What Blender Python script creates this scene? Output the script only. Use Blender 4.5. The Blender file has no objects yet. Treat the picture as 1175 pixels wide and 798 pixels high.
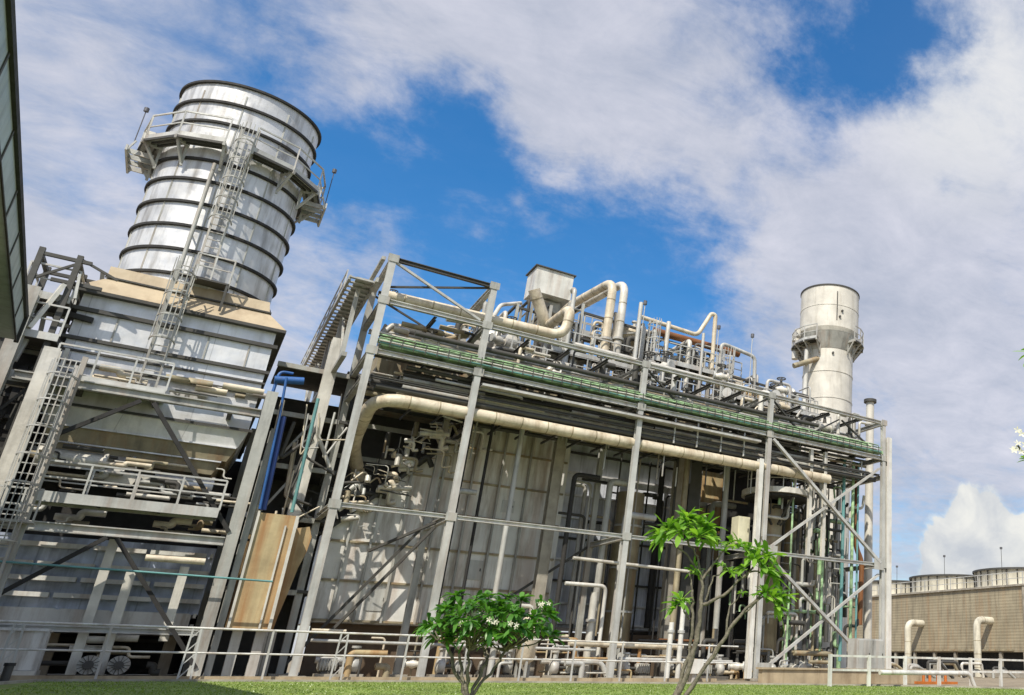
import bpy, math, random
from mathutils import Vector, Matrix
random.seed(11)
R = math.radians
scene = bpy.context.scene
col = scene.collection
ORG = {}

# ------------------------------------------------------------------ mesh builder
class MB:
    def __init__(s): s.v=[]; s.f=[]; s.s=[]; s.ch=[]
    def add(s, vs, fs, smooth=False):
        n=len(s.v); s.ch.append((n,len(s.f))); s.v+= [tuple(v) for v in vs]
        for f in fs: s.f.append(tuple(i+n for i in f)); s.s.append(smooth)
    def box(s,x0,y0,z0,x1,y1,z1):
        s.add([(x0,y0,z0),(x1,y0,z0),(x1,y1,z0),(x0,y1,z0),(x0,y0,z1),(x1,y0,z1),(x1,y1,z1),(x0,y1,z1)],
              [(0,3,2,1),(4,5,6,7),(0,1,5,4),(1,2,6,5),(2,3,7,6),(3,0,4,7)])
    def bar(s,p,q,w,h=None,up=(0,0,1),off=(0,0)):
        h=h or w; p=Vector(p); q=Vector(q); d=(q-p).normalized(); u=Vector(up)
        if abs(d.dot(u))>.98: u=Vector((0,1,0))
        a=d.cross(u).normalized(); b=a.cross(d).normalized()
        o=a*off[0]+b*off[1]; c=[]
        for e in (p,q):
            for i,j in ((-1,-1),(1,-1),(1,1),(-1,1)): c.append(e+o+a*(i*w/2)+b*(j*h/2))
        s.add(c,[(0,1,2,3),(7,6,5,4),(0,4,5,1),(1,5,6,2),(2,6,7,3),(3,7,4,0)])
    def ibeam(s,p,q,w=.3,h=.35,t=.035,up=(0,0,1)):
        s.bar(p,q,w,t,up,(0,h/2-t/2)); s.bar(p,q,w,t,up,(0,-h/2+t/2)); s.bar(p,q,t,h-2*t-.004,up)
    def ring_pts(s,c,d,r,n):
        d=Vector(d).normalized(); u=Vector((0,0,1)) if abs(d.z)<.9 else Vector((1,0,0))
        a=d.cross(u).normalized(); b=a.cross(d)
        return [Vector(c)+a*(r*math.cos(2*math.pi*i/n))+b*(r*math.sin(2*math.pi*i/n)) for i in range(n)]
    def tube(s,pts,r,n=10,bend=0,caps=True,closed=False):
        P=[Vector(p) for p in pts]
        if bend:
            Q=[P[0]]
            for i in range(1,len(P)-1):
                a,b,c=P[i-1],P[i],P[i+1]; d1=(a-b); d2=(c-b)
                k=min(bend,d1.length*.49,d2.length*.49); d1.normalize(); d2.normalize()
                if d1.cross(d2).length<.05: Q.append(b); continue
                s0=b+d1*k; s1=b+d2*k
                for j in range(7):
                    t=j/6; Q.append(s0*(1-t)**2+b*2*t*(1-t)+s1*t*t)
            Q.append(P[-1]); P=Q
        rs=r if isinstance(r,(list,tuple)) else [r]*len(P)
        vs=[]; pa=None
        for i,p in enumerate(P):
            d=(P[min(i+1,len(P)-1)]-P[max(i-1,0)]).normalized()
            if pa is None:
                u=Vector((0,0,1)) if abs(d.z)<.9 else Vector((1,0,0)); a=d.cross(u).normalized()
            else: a=(pa-d*pa.dot(d)).normalized()
            pa=a; b=a.cross(d)
            for k in range(n):
                t=2*math.pi*k/n; vs.append(p+a*(rs[i]*math.cos(t))+b*(rs[i]*math.sin(t)))
        fs=[]
        for i in range(len(P)-1):
            for k in range(n):
                fs.append((i*n+k,i*n+(k+1)%n,(i+1)*n+(k+1)%n,(i+1)*n+k))
        s.add(vs,fs,True)
        if caps:
            m=len(P)-1
            s.add(vs[:n],[tuple(range(n))]); s.add(vs[m*n:],[tuple(reversed(range(n)))]); del s.ch[-2:]
    def cyl(s,p,q,r,n=16): s.tube([p,q],r,n)
    def lathe(s,c,prof,n=48,smooth=True,closed=False,a0=0,a1=2*math.pi):
        full=abs(a1-a0-2*math.pi)<1e-6; m=n if full else n+1; vs=[]
        for r,z in prof:
            for k in range(m):
                t=a0+(a1-a0)*k/n; vs.append((c[0]+r*math.cos(t),c[1]+r*math.sin(t),c[2]+z))
        fs=[]; L=len(prof)
        for i in range(L if closed else L-1):
            j=(i+1)%L
            for k in range(n):
                k2=(k+1)%m; fs.append((i*m+k,i*m+k2,j*m+k2,j*m+k))
        s.add(vs,fs,smooth)
    def rail(s,pts,h=1.1,sp=1.4,r=.028,close=False,mid=1,kick=False):
        for i in range(len(pts)-1):
            a=Vector(pts[i]); b=Vector(pts[i+1]); L=(b-a).length; k=max(1,round(L/sp))
            for j in range(k+1):
                if j==k and i<len(pts)-2: continue
                p=a.lerp(b,j/k); s.bar(p,p+Vector((0,0,h)),r*1.8)
            s.bar(a+Vector((0,0,h)),b+Vector((0,0,h)),r*2)
            for m in range(mid):
                z=Vector((0,0,h*(m+1)/(mid+1))); s.bar(a+z,b+z,r*1.5)
            if kick: s.bar(a+Vector((0,0,.08)),b+Vector((0,0,.08)),.02,.16)
    def ladder(s,x,y,z0,z1,w=.5,step=.33,cage=True,ax='x'):
        def P(a,b,z): return (x+a,y+b,z) if ax=='x' else (x+b,y+a,z)
        for k in (-w/2,w/2): s.bar(P(k,0,z0),P(k,0,z1),.07,.07)
        z=z0+.2
        while z<z1: s.bar(P(-w/2,0,z),P(w/2,0,z),.035); z+=step
        if cage:
            z=z0+2.0; sg=-1
            while z<z1:
                pp=[P(w*.75*math.cos(t),sg*(.05+.75*math.sin(t)),z) for t in [math.pi*k/8 for k in range(9)]]
                for i in range(8): s.bar(pp[i],pp[i+1],.04,.05)
                z+=.9
            for k in range(1,8,1):
                t=math.pi*k/8; s.bar(P(w*.75*math.cos(t),sg*(.05+.75*math.sin(t)),z0+2),P(w*.75*math.cos(t),sg*(.05+.75*math.sin(t)),z1),.03)
    def parts(s,name,mat,parent):
        e=s.ch[1:]+[(len(s.v),len(s.f))]
        for (v0,f0),(v1,f1) in zip(s.ch,e):
            q=MB(); q.v=s.v[v0:v1]; q.f=[tuple(i-v0 for i in f) for f in s.f[f0:f1]]; q.s=s.s[f0:f1]; q.build(name,mat,parent)
    def build(s,name,mat,parent=None,label=None,kind=None):
        if parent is not None: o=ORG[parent.name]
        else:
            xs=[v[0] for v in s.v]; ys=[v[1] for v in s.v]; zs=[v[2] for v in s.v]
            o=((min(xs)+max(xs))/2,(min(ys)+max(ys))/2,min(zs))
        me=bpy.data.meshes.new(name)
        me.from_pydata([(v[0]-o[0],v[1]-o[1],v[2]-o[2]) for v in s.v],[],s.f)
        me.polygons.foreach_set('use_smooth',s.s)
        me.materials.append(mat); me.update()
        ob=bpy.data.objects.new(name,me); col.objects.link(ob)
        if parent is not None: ob.parent=parent
        else: ob.location=o
        ORG[ob.name]=o
        if label: ob['label']=label
        if kind: ob['kind']=kind
        return ob

def tag(o,label,cat,group=None,kind=None):
    o['label']=label; o['category']=cat
    if group: o['group']=group
    if kind: o['kind']=kind
    return o
def thing(name,label,cat,loc,group=None):
    o=bpy.data.objects.new(name,None); o.empty_display_size=.3; col.objects.link(o); o.location=loc
    ORG[o.name]=tuple(loc); return tag(o,label,cat,group)
def dup(root,loc,label=None,rz=None,scale=None):
    r=root.copy(); col.objects.link(r); r.location=loc; ORG[r.name]=tuple(loc)
    if label: r['label']=label
    if rz is not None: r.rotation_euler=(0,0,rz)
    if scale: r.scale=(scale,)*3
    for ch in list(root.children):
        c=ch.copy(); col.objects.link(c); c.parent=r
        for g in list(ch.children):
            d=g.copy(); col.objects.link(d); d.parent=c
    return r
def one(name,mat,label,cat,fn,group=None,kind=None):
    m=MB(); fn(m); o=m.build(name,mat)
    return tag(o,label,cat,group,kind)

DEFER=[]
def defer(mt,pts,r,label,group,bend,n):
    L=sum((Vector(a)-Vector(b)).length for a,b in zip(pts,pts[1:])); d=Vector(pts[0]).length
    DEFER.append((r*L/d/d,mt,pts,r,label,group,bend,n))
def flush_deferred(keep):
    DEFER.sort(key=lambda q:-q[0])
    for s_,mt,pts,r,label,group,bend,n in DEFER[:keep]:
        m=MB(); m.tube(pts,r,n,bend); tag(m.build('pipe',M[mt]),label,'pipe',group)
    m=MB(); mi=[]; names=[]
    for s_,mt,pts,r,label,group,bend,n in DEFER[keep:]:
        if mt not in names: names.append(mt)
        f0=len(m.f); m.tube(pts,r,n,bend); mi+=[names.index(mt)]*(len(m.f)-f0)
    o=m.build('small_pipework',M[names[0]])
    for q in names[1:]: o.data.materials.append(M[q])
    o.data.polygons.foreach_set('material_index',mi)
    tag(o,'tangle of countless thin pipes and tubing threaded through the whole plant','pipework',kind='stuff')
# ------------------------------------------------------------------ materials
def mat(name,base,rough=.55,metal=0.,var=.12,scale=1.2,dirt=.25,dirtcol=(.06,.05,.04),streak=True,bump=.15,
        bumpscale=8,seam=None,rust=0,spec=None,wave=None):
    m=bpy.data.materials.new(name); m.use_nodes=True; nt=m.node_tree; N=nt.nodes; Lk=nt.links
    b=N['Principled BSDF']; b.inputs['Metallic'].default_value=metal
    geo=N.new('ShaderNodeNewGeometry')
    def noise(sc,det=5,vec=None,rg=.55):
        n=N.new('ShaderNodeTexNoise'); n.inputs['Scale'].default_value=sc; n.inputs['Detail'].default_value=det
        n.inputs['Roughness'].default_value=rg; Lk.new(vec or geo.outputs['Position'],n.inputs['Vector']); return n.outputs['Fac']
    def mp(sx,sy,sz):
        q=N.new('ShaderNodeMapping'); q.inputs['Scale'].default_value=(sx,sy,sz); Lk.new(geo.outputs['Position'],q.inputs['Vector']); return q.outputs[0]
    def ramp(x,a,bb,c0=0.,c1=1.):
        r=N.new('ShaderNodeMapRange'); r.inputs[1].default_value=a; r.inputs[2].default_value=bb; r.inputs[3].default_value=c0; r.inputs[4].default_value=c1
        Lk.new(x,r.inputs[0]); return r.outputs[0]
    def mix(f,c1,c2,mode='MIX'):
        q=N.new('ShaderNodeMix'); q.data_type='RGBA'; q.blend_type=mode
        if isinstance(f,float): q.inputs[0].default_value=f
        else: Lk.new(f,q.inputs[0])
        for i,c in ((6,c1),(7,c2)):
            if isinstance(c,tuple): q.inputs[i].default_value=(*c[:3],1)
            else: Lk.new(c,q.inputs[i])
        return q.outputs[2]
    lo=tuple(max(0,c*(1-var*1.6)) for c in base); hi=tuple(min(1,c*(1+var)) for c in base)
    c=mix(ramp(noise(scale),.3,.7),lo,hi)
    if dirt:
        d=noise(.9,8,mp(2.6,2.6,.35) if streak else None,.65)
        c=mix(ramp(d,.48,.75,0,dirt*1.6),c,dirtcol)
    if rust:
        rs=noise(.7,8,mp(3.2,3.2,.22),.6)
        c=mix(ramp(rs,.5-(.1 if rust>.7 else 0),.62,0,rust),c,(.32,.13,.03))
    if seam:
        # panel joints of the sheet cladding
        sx,sz,sw=seam
        sep=N.new('ShaderNodeSeparateXYZ'); Lk.new(geo.outputs['Position'],sep.inputs[0])
        def line(sock,per):
            a=N.new('ShaderNodeMath'); a.operation='PINGPONG'; Lk.new(sock,a.inputs[0]); a.inputs[1].default_value=per/2
            return ramp(a.outputs[0],sw,sw*.3)
        ad=N.new('ShaderNodeMath'); ad.operation='ADD'; Lk.new(sep.outputs[0],ad.inputs[0]); Lk.new(sep.outputs[1],ad.inputs[1])
        l1=line(ad.outputs[0],sx); l2=line(sep.outputs[2],sz)
        mx=N.new('ShaderNodeMath'); mx.operation='MAXIMUM'; Lk.new(l1,mx.inputs[0]); Lk.new(l2,mx.inputs[1])
        ml=N.new('ShaderNodeMath'); ml.operation='MULTIPLY'; Lk.new(mx.outputs[0],ml.inputs[0]); ml.inputs[1].default_value=.55
        c=mix(ml.outputs[0],c,tuple(x*.3 for x in base))
        # per-panel tone
        vo=N.new('ShaderNodeTexWhiteNoise'); vo.noise_dimensions='3D'
        sn=N.new('ShaderNodeVectorMath'); sn.operation='SNAP'; Lk.new(geo.outputs['Position'],sn.inputs[0]); sn.inputs[1].default_value=(sx,sx*1.3,sz)
        Lk.new(sn.outputs[0],vo.inputs[0]); c=mix(.22,c,mix(vo.outputs['Value'],tuple(x*.55 for x in base),tuple(min(1,x*1.25) for x in base)))
    Lk.new(c,b.inputs['Base Color'])
    Lk.new(ramp(noise(3),.3,.7,max(.05,rough-.12),min(1,rough+.15)),b.inputs['Roughness'])
    if bump:
        h=noise(bumpscale,4)
        if wave:
            w=N.new('ShaderNodeTexWave'); w.wave_type='BANDS'; w.bands_direction=wave[0]; w.inputs['Scale'].default_value=wave[1]
            w.inputs['Distortion'].default_value=0; Lk.new(geo.outputs['Position'],w.inputs['Vector'])
            a=N.new('ShaderNodeMath'); a.operation='MULTIPLY_ADD'; Lk.new(w.outputs['Fac'],a.inputs[0]); a.inputs[1].default_value=2.; Lk.new(h,a.inputs[2]); h=a.outputs[0]
            c2=mix(ramp(w.outputs['Fac'],0,1,.10,0),c,tuple(x*.4 for x in base)); Lk.new(c2,b.inputs['Base Color'])
        bp=N.new('ShaderNodeBump'); bp.inputs['Strength'].default_value=bump; bp.inputs['Distance'].default_value=.05
        Lk.new(h,bp.inputs['Height']); Lk.new(bp.outputs[0],b.inputs['Normal'])
    return m
M={}
M['galv']=mat('galvanised_steel',(.52,.52,.485),.5,.12,dirt=.3,rust=.16,dirtcol=(.1,.085,.06))
M['white']=mat('white_painted_steel',(.70,.69,.63),.45,0,dirt=.35,rust=.22)
M['steel']=mat('grey_painted_steel',(.42,.42,.38),.5,0,dirt=.45,rust=.2)
M['dgrey']=mat('dark_steel',(.07,.068,.06),.65,.1,dirt=.4)
M['black']=mat('shadow_black_steel',(.028,.027,.025),.8,0,dirt=.2)  # black steel paint; on backdrops it stands in for deep shade
M['silver']=mat('silver_sheet_cladding',(.74,.74,.73),.42,.35,var=.14,scale=.8,dirt=.3,dirtcol=(.2,.17,.13),bump=.35,bumpscale=2.2,seam=(1.9,50,.02))
M['stack']=mat('stack_sheet_metal',(.68,.68,.67),.42,.32,var=.16,scale=.7,dirt=.5,dirtcol=(.17,.15,.12),bump=.3,bumpscale=1.8)
M['tanstack']=mat('weathered_stack_paint',(.66,.63,.55),.55,.05,var=.1,dirt=.25,dirtcol=(.22,.18,.12),bump=.2,bumpscale=3)
M['cream']=mat('cream_pipe_insulation',(.70,.62,.47),.5,.05,var=.14,dirt=.45,rust=.12,dirtcol=(.22,.15,.07),bump=.3)
M['pale']=mat('pale_pipe_cladding',(.68,.65,.57),.42,.15,var=.14,dirt=.35,dirtcol=(.15,.12,.08))
M['tan']=mat('tan_steel_sheet',(.50,.40,.22),.6,0,var=.18,dirt=.3,rust=.75,dirtcol=(.2,.13,.06))
M['roof']=mat('tan_roof_sheet',(.48,.39,.26),.6,0,var=.1,dirt=.3,dirtcol=(.25,.17,.1))
M['hopper']=mat('brown_hopper_plate',(.36,.31,.20),.6,.05,var=.2,dirt=.4,rust=.3)
M['green']=mat('green_cable_tray',(.36,.54,.29),.5,.05,var=.5,scale=2.5,dirt=.45,dirtcol=(.1,.1,.07))
M['teal']=mat('teal_pipe_paint',(.14,.33,.32),.45,0,dirt=.25)
M['blue']=mat('blue_pipe_paint',(.025,.11,.33),.5,0,dirt=.4)
M['navy']=mat('navy_pipe_paint',(.02,.05,.2),.45,0,dirt=.2)
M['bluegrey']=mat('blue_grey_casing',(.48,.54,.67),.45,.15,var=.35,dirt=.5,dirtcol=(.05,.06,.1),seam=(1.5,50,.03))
M['casing']=mat('grey_casing_plate',(.76,.745,.69),.5,.05,var=.12,scale=.6,dirt=.6,rust=.25,dirtcol=(.24,.19,.12))
M['concrete']=mat('weathered_concrete',(.36,.33,.27),.85,0,var=.15,scale=2,dirt=.4,dirtcol=(.12,.09,.06))
M['tanwall']=mat('tan_concrete',(.42,.34,.22),.85,0,var=.15,scale=1.5,dirt=.45,dirtcol=(.16,.1,.05))
M['ct']=mat('cooling_tower_siding',(.36,.31,.21),.75,0,var=.12,scale=.5,dirt=.35,rust=.22,bump=.14,wave=('Z',1.15))
M['fan']=mat('fan_shroud_fibreglass',(.62,.58,.46),.6,0,var=.12,dirt=.4)
M['orange']=mat('orange_paint',(.55,.17,.03),.5,0,dirt=.3)
M['brownpipe']=mat('brown_pipe_paint',(.22,.09,.03),.5,0,dirt=.3)
M['house']=mat('grey_green_wall_panel',(.42,.48,.47),.5,.1,var=.12,scale=.4,dirt=.25)
M['bark']=mat('frangipani_bark',(.17,.15,.11),.85,0,var=.3,scale=18,dirt=.3,streak=False,bump=.4,bumpscale=30)
M['yellow']=mat('pale_yellow_cabinet',(.66,.62,.44),.5,0,dirt=.25)
def leafmat(name,c1,c2,tr=.35):
    m=bpy.data.materials.new(name); m.use_nodes=True; nt=m.node_tree; N=nt.nodes; Lk=nt.links; b=N['Principled BSDF']
    g=N.new('ShaderNodeNewGeometry'); rp=N.new('ShaderNodeValToRGB'); Lk.new(g.outputs['Random Per Island'],rp.inputs[0])
    rp.color_ramp.elements[0].color=(*c1,1); rp.color_ramp.elements[1].color=(*c2,1)
    Lk.new(rp.outputs[0],b.inputs['Base Color']); b.inputs['Roughness'].default_value=.38
    t=N.new('ShaderNodeBsdfTranslucent'); mu=N.new('ShaderNodeMix'); mu.data_type='RGBA'; mu.blend_type='MULTIPLY'; mu.inputs[0].default_value=1
    Lk.new(rp.outputs[0],mu.inputs[6]); mu.inputs[7].default_value=(1.5,1.6,.6,1); Lk.new(mu.outputs[2],t.inputs[0])
    ms=N.new('ShaderNodeMixShader'); ms.inputs[0].default_value=tr; Lk.new(b.outputs[0],ms.inputs[1]); Lk.new(t.outputs[0],ms.inputs[2])
    Lk.new(ms.outputs[0],N['Material Output'].inputs[0]); return m
M['leafd']=leafmat('dark_frangipani_leaf',(.025,.10,.015),(.14,.33,.05))
M['leafl']=leafmat('light_frangipani_leaf',(.07,.20,.02),(.30,.50,.08),.4)
M['petal']=leafmat('white_petal',(.6,.57,.42),(.75,.72,.62),.2)
M['blade']=leafmat('grass_blade',(.14,.22,.04),(.30,.38,.10),.3)
def grassmat():
    m=mat('lawn_turf',(.20,.28,.06),.9,0,var=.3,scale=.6,dirt=.5,dirtcol=(.30,.28,.09),streak=False,bump=.5,bumpscale=20); return m
M['lawn']=grassmat()
M['ground']=mat('dusty_yard_concrete',(.30,.245,.165),.9,0,var=.2,scale=.8,dirt=.4,dirtcol=(.14,.1,.06),streak=False,bump=.3)
M['brownwall']=mat('brown_plinth_wall',(.13,.09,.055),.8,0,dirt=.4)
M['coolcasing']=mat('cool_grey_casing',(.66,.69,.75),.5,.1,var=.2,scale=.6,dirt=.5,dirtcol=(.16,.15,.14),seam=(1.5,50,.03))
M['lamp']=mat('lamp_housing',(.12,.12,.13),.5,.2)

# ------------------------------------------------------------------ camera, light, sky
cam=bpy.data.cameras.new('camera'); co=bpy.data.objects.new('camera',cam); col.objects.link(co)
rot=Matrix(((0.7759581612440091,-0.23178782433295278,-0.5866543586216784),(-0.6305814980017219,-0.2614552637930728,-0.7307585917475066),(0.015997074004980127,0.936971477434554,-0.3490394592268735)))
mw=rot.to_4x4(); mw.translation=(0,0,.8); co.matrix_world=mw
cam.sensor_width=36; cam.lens=939/1175*36; cam.shift_x=-(988-587.5)/1175; cam.shift_y=(414-399)/1175; cam.clip_end=5000; cam.clip_start=.1
scene.camera=co
SUN_EL=50.; SV=Vector((-.70,-.72,0)).normalized()*math.cos(R(SUN_EL)); SV.z=math.sin(R(SUN_EL))
sl=bpy.data.lights.new('sun','SUN'); sl.energy=5.0; sl.angle=R(.5); sl.color=(1,.94,.84)
so=bpy.data.objects.new('sun',sl); col.objects.link(so); so.rotation_euler=SV.to_track_quat('Z','Y').to_euler(); so.location=(0,0,60)
w=bpy.data.worlds.new('World'); scene.world=w; w.use_nodes=True; nt=w.node_tree; N=nt.nodes; Lk=nt.links
for n in list(N): N.remove(n)
out=N.new('ShaderNodeOutputWorld'); tc=N.new('ShaderNodeTexCoord'); D=tc.outputs['Generated']
sky=N.new('ShaderNodeTexSky'); sky.sky_type='NISHITA'; sky.sun_disc=False; sky.sun_elevation=R(SUN_EL)
sky.sun_rotation=math.atan2(SV.x,SV.y); sky.air_density=1.; sky.dust_density=.9; sky.ozone_density=1.3
hs=N.new('ShaderNodeHueSaturation'); hs.inputs['Saturation'].default_value=1.5; hs.inputs['Value'].default_value=2.1; Lk.new(sky.outputs[0],hs.inputs['Color'])
def ma(op,a,b=None,c=None):
    n=N.new('ShaderNodeMath'); n.operation=op
    for i,x in enumerate((a,b,c)):
        if x is None: continue
        if isinstance(x,(int,float)): n.inputs[i].default_value=x
        else: Lk.new(x,n.inputs[i])
    return n.outputs[0]
def mr(x,a,b,c=0.,d=1.,smooth=False):
    n=N.new('ShaderNodeMapRange'); n.inputs[1].default_value=a; n.inputs[2].default_value=b; n.inputs[3].default_value=c; n.inputs[4].default_value=d
    if smooth: n.interpolation_type='SMOOTHSTEP'
    Lk.new(x,n.inputs[0]); return n.outputs[0]
sp=N.new('ShaderNodeSeparateXYZ'); Lk.new(D,sp.inputs[0])
zz=ma('ADD',ma('MAXIMUM',sp.outputs[2],0.),.22)
cx=N.new('ShaderNodeCombineXYZ'); Lk.new(ma('DIVIDE',sp.outputs[0],zz),cx.inputs[0]); Lk.new(ma('DIVIDE',sp.outputs[1],zz),cx.inputs[1])
def wn(vec,sc,det,rg,dist=0.,off=(0,0,0)):
    mpn=N.new('ShaderNodeMapping'); mpn.inputs['Location'].default_value=off; Lk.new(vec,mpn.inputs[0])
    n=N.new('ShaderNodeTexNoise'); n.inputs['Scale'].default_value=sc; n.inputs['Detail'].default_value=det; n.inputs['Roughness'].default_value=rg
    n.inputs['Distortion'].default_value=dist; Lk.new(mpn.outputs[0],n.inputs['Vector']); return n.outputs['Fac']
n1=wn(cx.outputs[0],2.1,12,.58,.4,(3.1,1.7,0)); n2=wn(cx.outputs[0],7,10,.62,.3,(9,4,0)); n3=wn(cx.outputs[0],1.2,6,.5,0,(1,8,2))
# broad openings and banks of the cloud deck, by direction in the sky
blobs=[((.62,.73,.30),.08,.35),((.15,.80,.58),.1,.3),((-.06,.80,.60),.1,.25),((.33,.70,.63),.08,.3),((.476,.584,.657),.11,-.85),((.43,.61,.665),.06,-.5),((.52,.545,.66),.04,-.3),((.208,.867,.453),.12,-.72),((.302,.844,.444),.12,-.8),((.11,.888,.446),.11,-.7),
       ((.026,.89,.455),.09,-.55),((.39,.815,.43),.08,-.45),((-.105,.862,.494),.09,-.50),((-.141,.892,.43),.05,-.22),((.253,.771,.584),.16,.38),((.123,.787,.605),.14,.28),((.573,.571,.589),.08,.5),((.20,.75,.62),.12,.3),
       ((.56,.50,.66),.07,.5),((.604,.651,.459),.15,.62),((.52,.73,.45),.11,.38),((.694,.658,.292),.16,.6),((.036,.943,.332),.07,.25),((-.166,.923,.347),.13,.55),((.663,.701,.263),.1,.12),((-.02,.80,.60),.12,.2),((-.20,.93,.30),.14,.3),((-.17,.85,.50),.06,.25),((.68,.71,.2),.06,-.25)]
acc=None
wo=N.new('ShaderNodeTexNoise'); wo.inputs['Scale'].default_value=7; wo.inputs['Detail'].default_value=7; wo.inputs['Roughness'].default_value=.6; Lk.new(D,wo.inputs['Vector'])
wsub=N.new('ShaderNodeVectorMath'); wsub.operation='SUBTRACT'; Lk.new(wo.outputs['Color'],wsub.inputs[0]); wsub.inputs[1].default_value=(.5,.5,.5)
wsc=N.new('ShaderNodeVectorMath'); wsc.operation='SCALE'; Lk.new(wsub.outputs[0],wsc.inputs[0]); wsc.inputs['Scale'].default_value=.34
wad=N.new('ShaderNodeVectorMath'); wad.operation='ADD'; Lk.new(wsc.outputs[0],wad.inputs[0]); Lk.new(D,wad.inputs[1]); DW=wad.outputs[0]
for d,sg,wt in blobs:
    dv=N.new('ShaderNodeVectorMath'); dv.operation='DISTANCE'; Lk.new(DW,dv.inputs[0]); dv.inputs[1].default_value=Vector(d).normalized()
    g=mr(dv.outputs['Value'],sg*1.9,0.,0.,wt,True) if wt>0 else ma('MULTIPLY',mr(dv.outputs['Value'],sg*1.9,0.,0.,-wt,True),-1.)
    acc=g if acc is None else ma('ADD',acc,g)
dens=ma('ADD',ma('ADD',ma('MULTIPLY',ma('SUBTRACT',n1,.5),1.5),ma('MULTIPLY',ma('SUBTRACT',n2,.5),.75)),ma('ADD',acc,.30))
mst=N.new('ShaderNodeMapping'); mst.inputs['Rotation'].default_value=(0,0,.9); mst.inputs['Scale'].default_value=(1.,1.5,1.); Lk.new(cx.outputs[0],mst.inputs[0])
n5=wn(mst.outputs[0],5.5,11,.68,.6,(5,3,0)); n6=wn(mst.outputs[0],16,8,.65,.4,(7,1,0))
dens=ma('ADD',dens,ma('ADD',ma('MULTIPLY',ma('SUBTRACT',n5,.5),1.25),ma('MULTIPLY',ma('SUBTRACT',n6,.5),.7)))
cov=mr(dens,-.72,.95,.06,.96,True)
# cumulus near the horizon
n4=wn(D,16,8,.55,.3,(2,2,2))
cd=N.new('ShaderNodeVectorMath'); cd.operation='DISTANCE'; Lk.new(D,cd.inputs[0]); cd.inputs[1].default_value=Vector((.722,.672,.165)).normalized()
cd2=N.new('ShaderNodeVectorMath'); cd2.operation='DISTANCE'; Lk.new(D,cd2.inputs[0]); cd2.inputs[1].default_value=Vector((.71,.69,.11)).normalized()
cd3=N.new('ShaderNodeVectorMath'); cd3.operation='DISTANCE'; Lk.new(D,cd3.inputs[0]); cd3.inputs[1].default_value=Vector((.755,.645,.11)).normalized()
cdm=ma('MINIMUM',ma('SUBTRACT',cd.outputs['Value'],.0),ma('MINIMUM',ma('SUBTRACT',cd2.outputs['Value'],.02),ma('SUBTRACT',cd3.outputs['Value'],.015)))
cu=mr(ma('ADD',cdm,ma('MULTIPLY',ma('SUBTRACT',n4,.5),.10)),.046,.034,0.,1.,True)
tone=mr(ma('ADD',ma('ADD',ma('MULTIPLY',n2,.4),ma('MULTIPLY',n5,.4)),ma('MULTIPLY',n3,.4)),.42,.80)
cc=N.new('ShaderNodeMix'); cc.data_type='RGBA'; Lk.new(tone,cc.inputs[0]); cc.inputs[6].default_value=(.44,.49,.61,1); cc.inputs[7].default_value=(.80,.80,.89,1)
brt=N.new('ShaderNodeVectorMath'); brt.operation='DISTANCE'; Lk.new(D,brt.inputs[0]); brt.inputs[1].default_value=Vector((.585,.52,.63)).normalized()
c3=N.new('ShaderNodeMix'); c3.data_type='RGBA'; Lk.new(mr(brt.outputs['Value'],.2,.03,0.,.75,True),c3.inputs[0]); Lk.new(cc.outputs[2],c3.inputs[6]); c3.inputs[7].default_value=(.93,.93,.92,1)
c4=N.new('ShaderNodeMix'); c4.data_type='RGBA'; Lk.new(cu,c4.inputs[0]); Lk.new(c3.outputs[2],c4.inputs[6])
cub=N.new('ShaderNodeMix'); cub.data_type='RGBA'; Lk.new(mr(n4,.35,.62),cub.inputs[0]); cub.inputs[6].default_value=(.92,.92,.88,1); cub.inputs[7].default_value=(.60,.64,.70,1); Lk.new(cub.outputs[2],c4.inputs[7])
bg1=N.new('ShaderNodeBackground'); Lk.new(hs.outputs[0],bg1.inputs[0]); bg1.inputs[1].default_value=.085
bg2=N.new('ShaderNodeBackground'); Lk.new(c4.outputs[2],bg2.inputs[0]); bg2.inputs[1].default_value=.95
haze=mr(sp.outputs[2],.14,.0,0.,.55)
ms=N.new('ShaderNodeMixShader'); Lk.new(ma('MAXIMUM',ma('MAXIMUM',cov,cu),haze),ms.inputs[0]); Lk.new(bg1.outputs[0],ms.inputs[1]); Lk.new(bg2.outputs[0],ms.inputs[2]); Lk.new(ms.outputs[0],out.inputs[0])
scene.view_settings.view_transform='Standard'; scene.view_settings.look='None'; scene.view_settings.exposure=0
scene.cycles.max_bounces=6
#PART2
# ================================================================== SETTING
m=MB(); m.add([(-900,-900,-.02),(900,-900,-.02),(900,1200,-.02),(-900,1200,-.02)],[(0,1,2,3)])
m.build('ground',M['ground'],kind='structure')
edge=[(-2.3,33.1),(-.1,33.35),(4,33.1),(7.7,32.6),(12,31.7),(16.5,30.3),(23,27.6),(25.5,25.1),(27.2,22.3),(29,17)]
m=MB(); vs=[(x,y,0) for x,y in edge]; lo=[(-9,25,0),(-8,20,0),(-8,-15,0),(60,-15,0)]
m.add([(x,y,.02) for x,y in edge]+[(30,-15,.02),(-8,-15,.02),(-4.2,22,.02)],[tuple(range(len(edge)+3))])
m.build('lawn',M['lawn'],kind='structure')
# kerb along the lawn
m=MB()
ed=[(-4.2,22)]+edge
for a,b in zip(ed,ed[1:]):
    d=Vector((b[0]-a[0],b[1]-a[1],0)); m.bar((a[0],a[1],.03),(b[0]+d.x*.003,b[1]+d.y*.003,.03),.16,.11)
m.build('kerb',M['concrete'],kind='structure')
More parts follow.
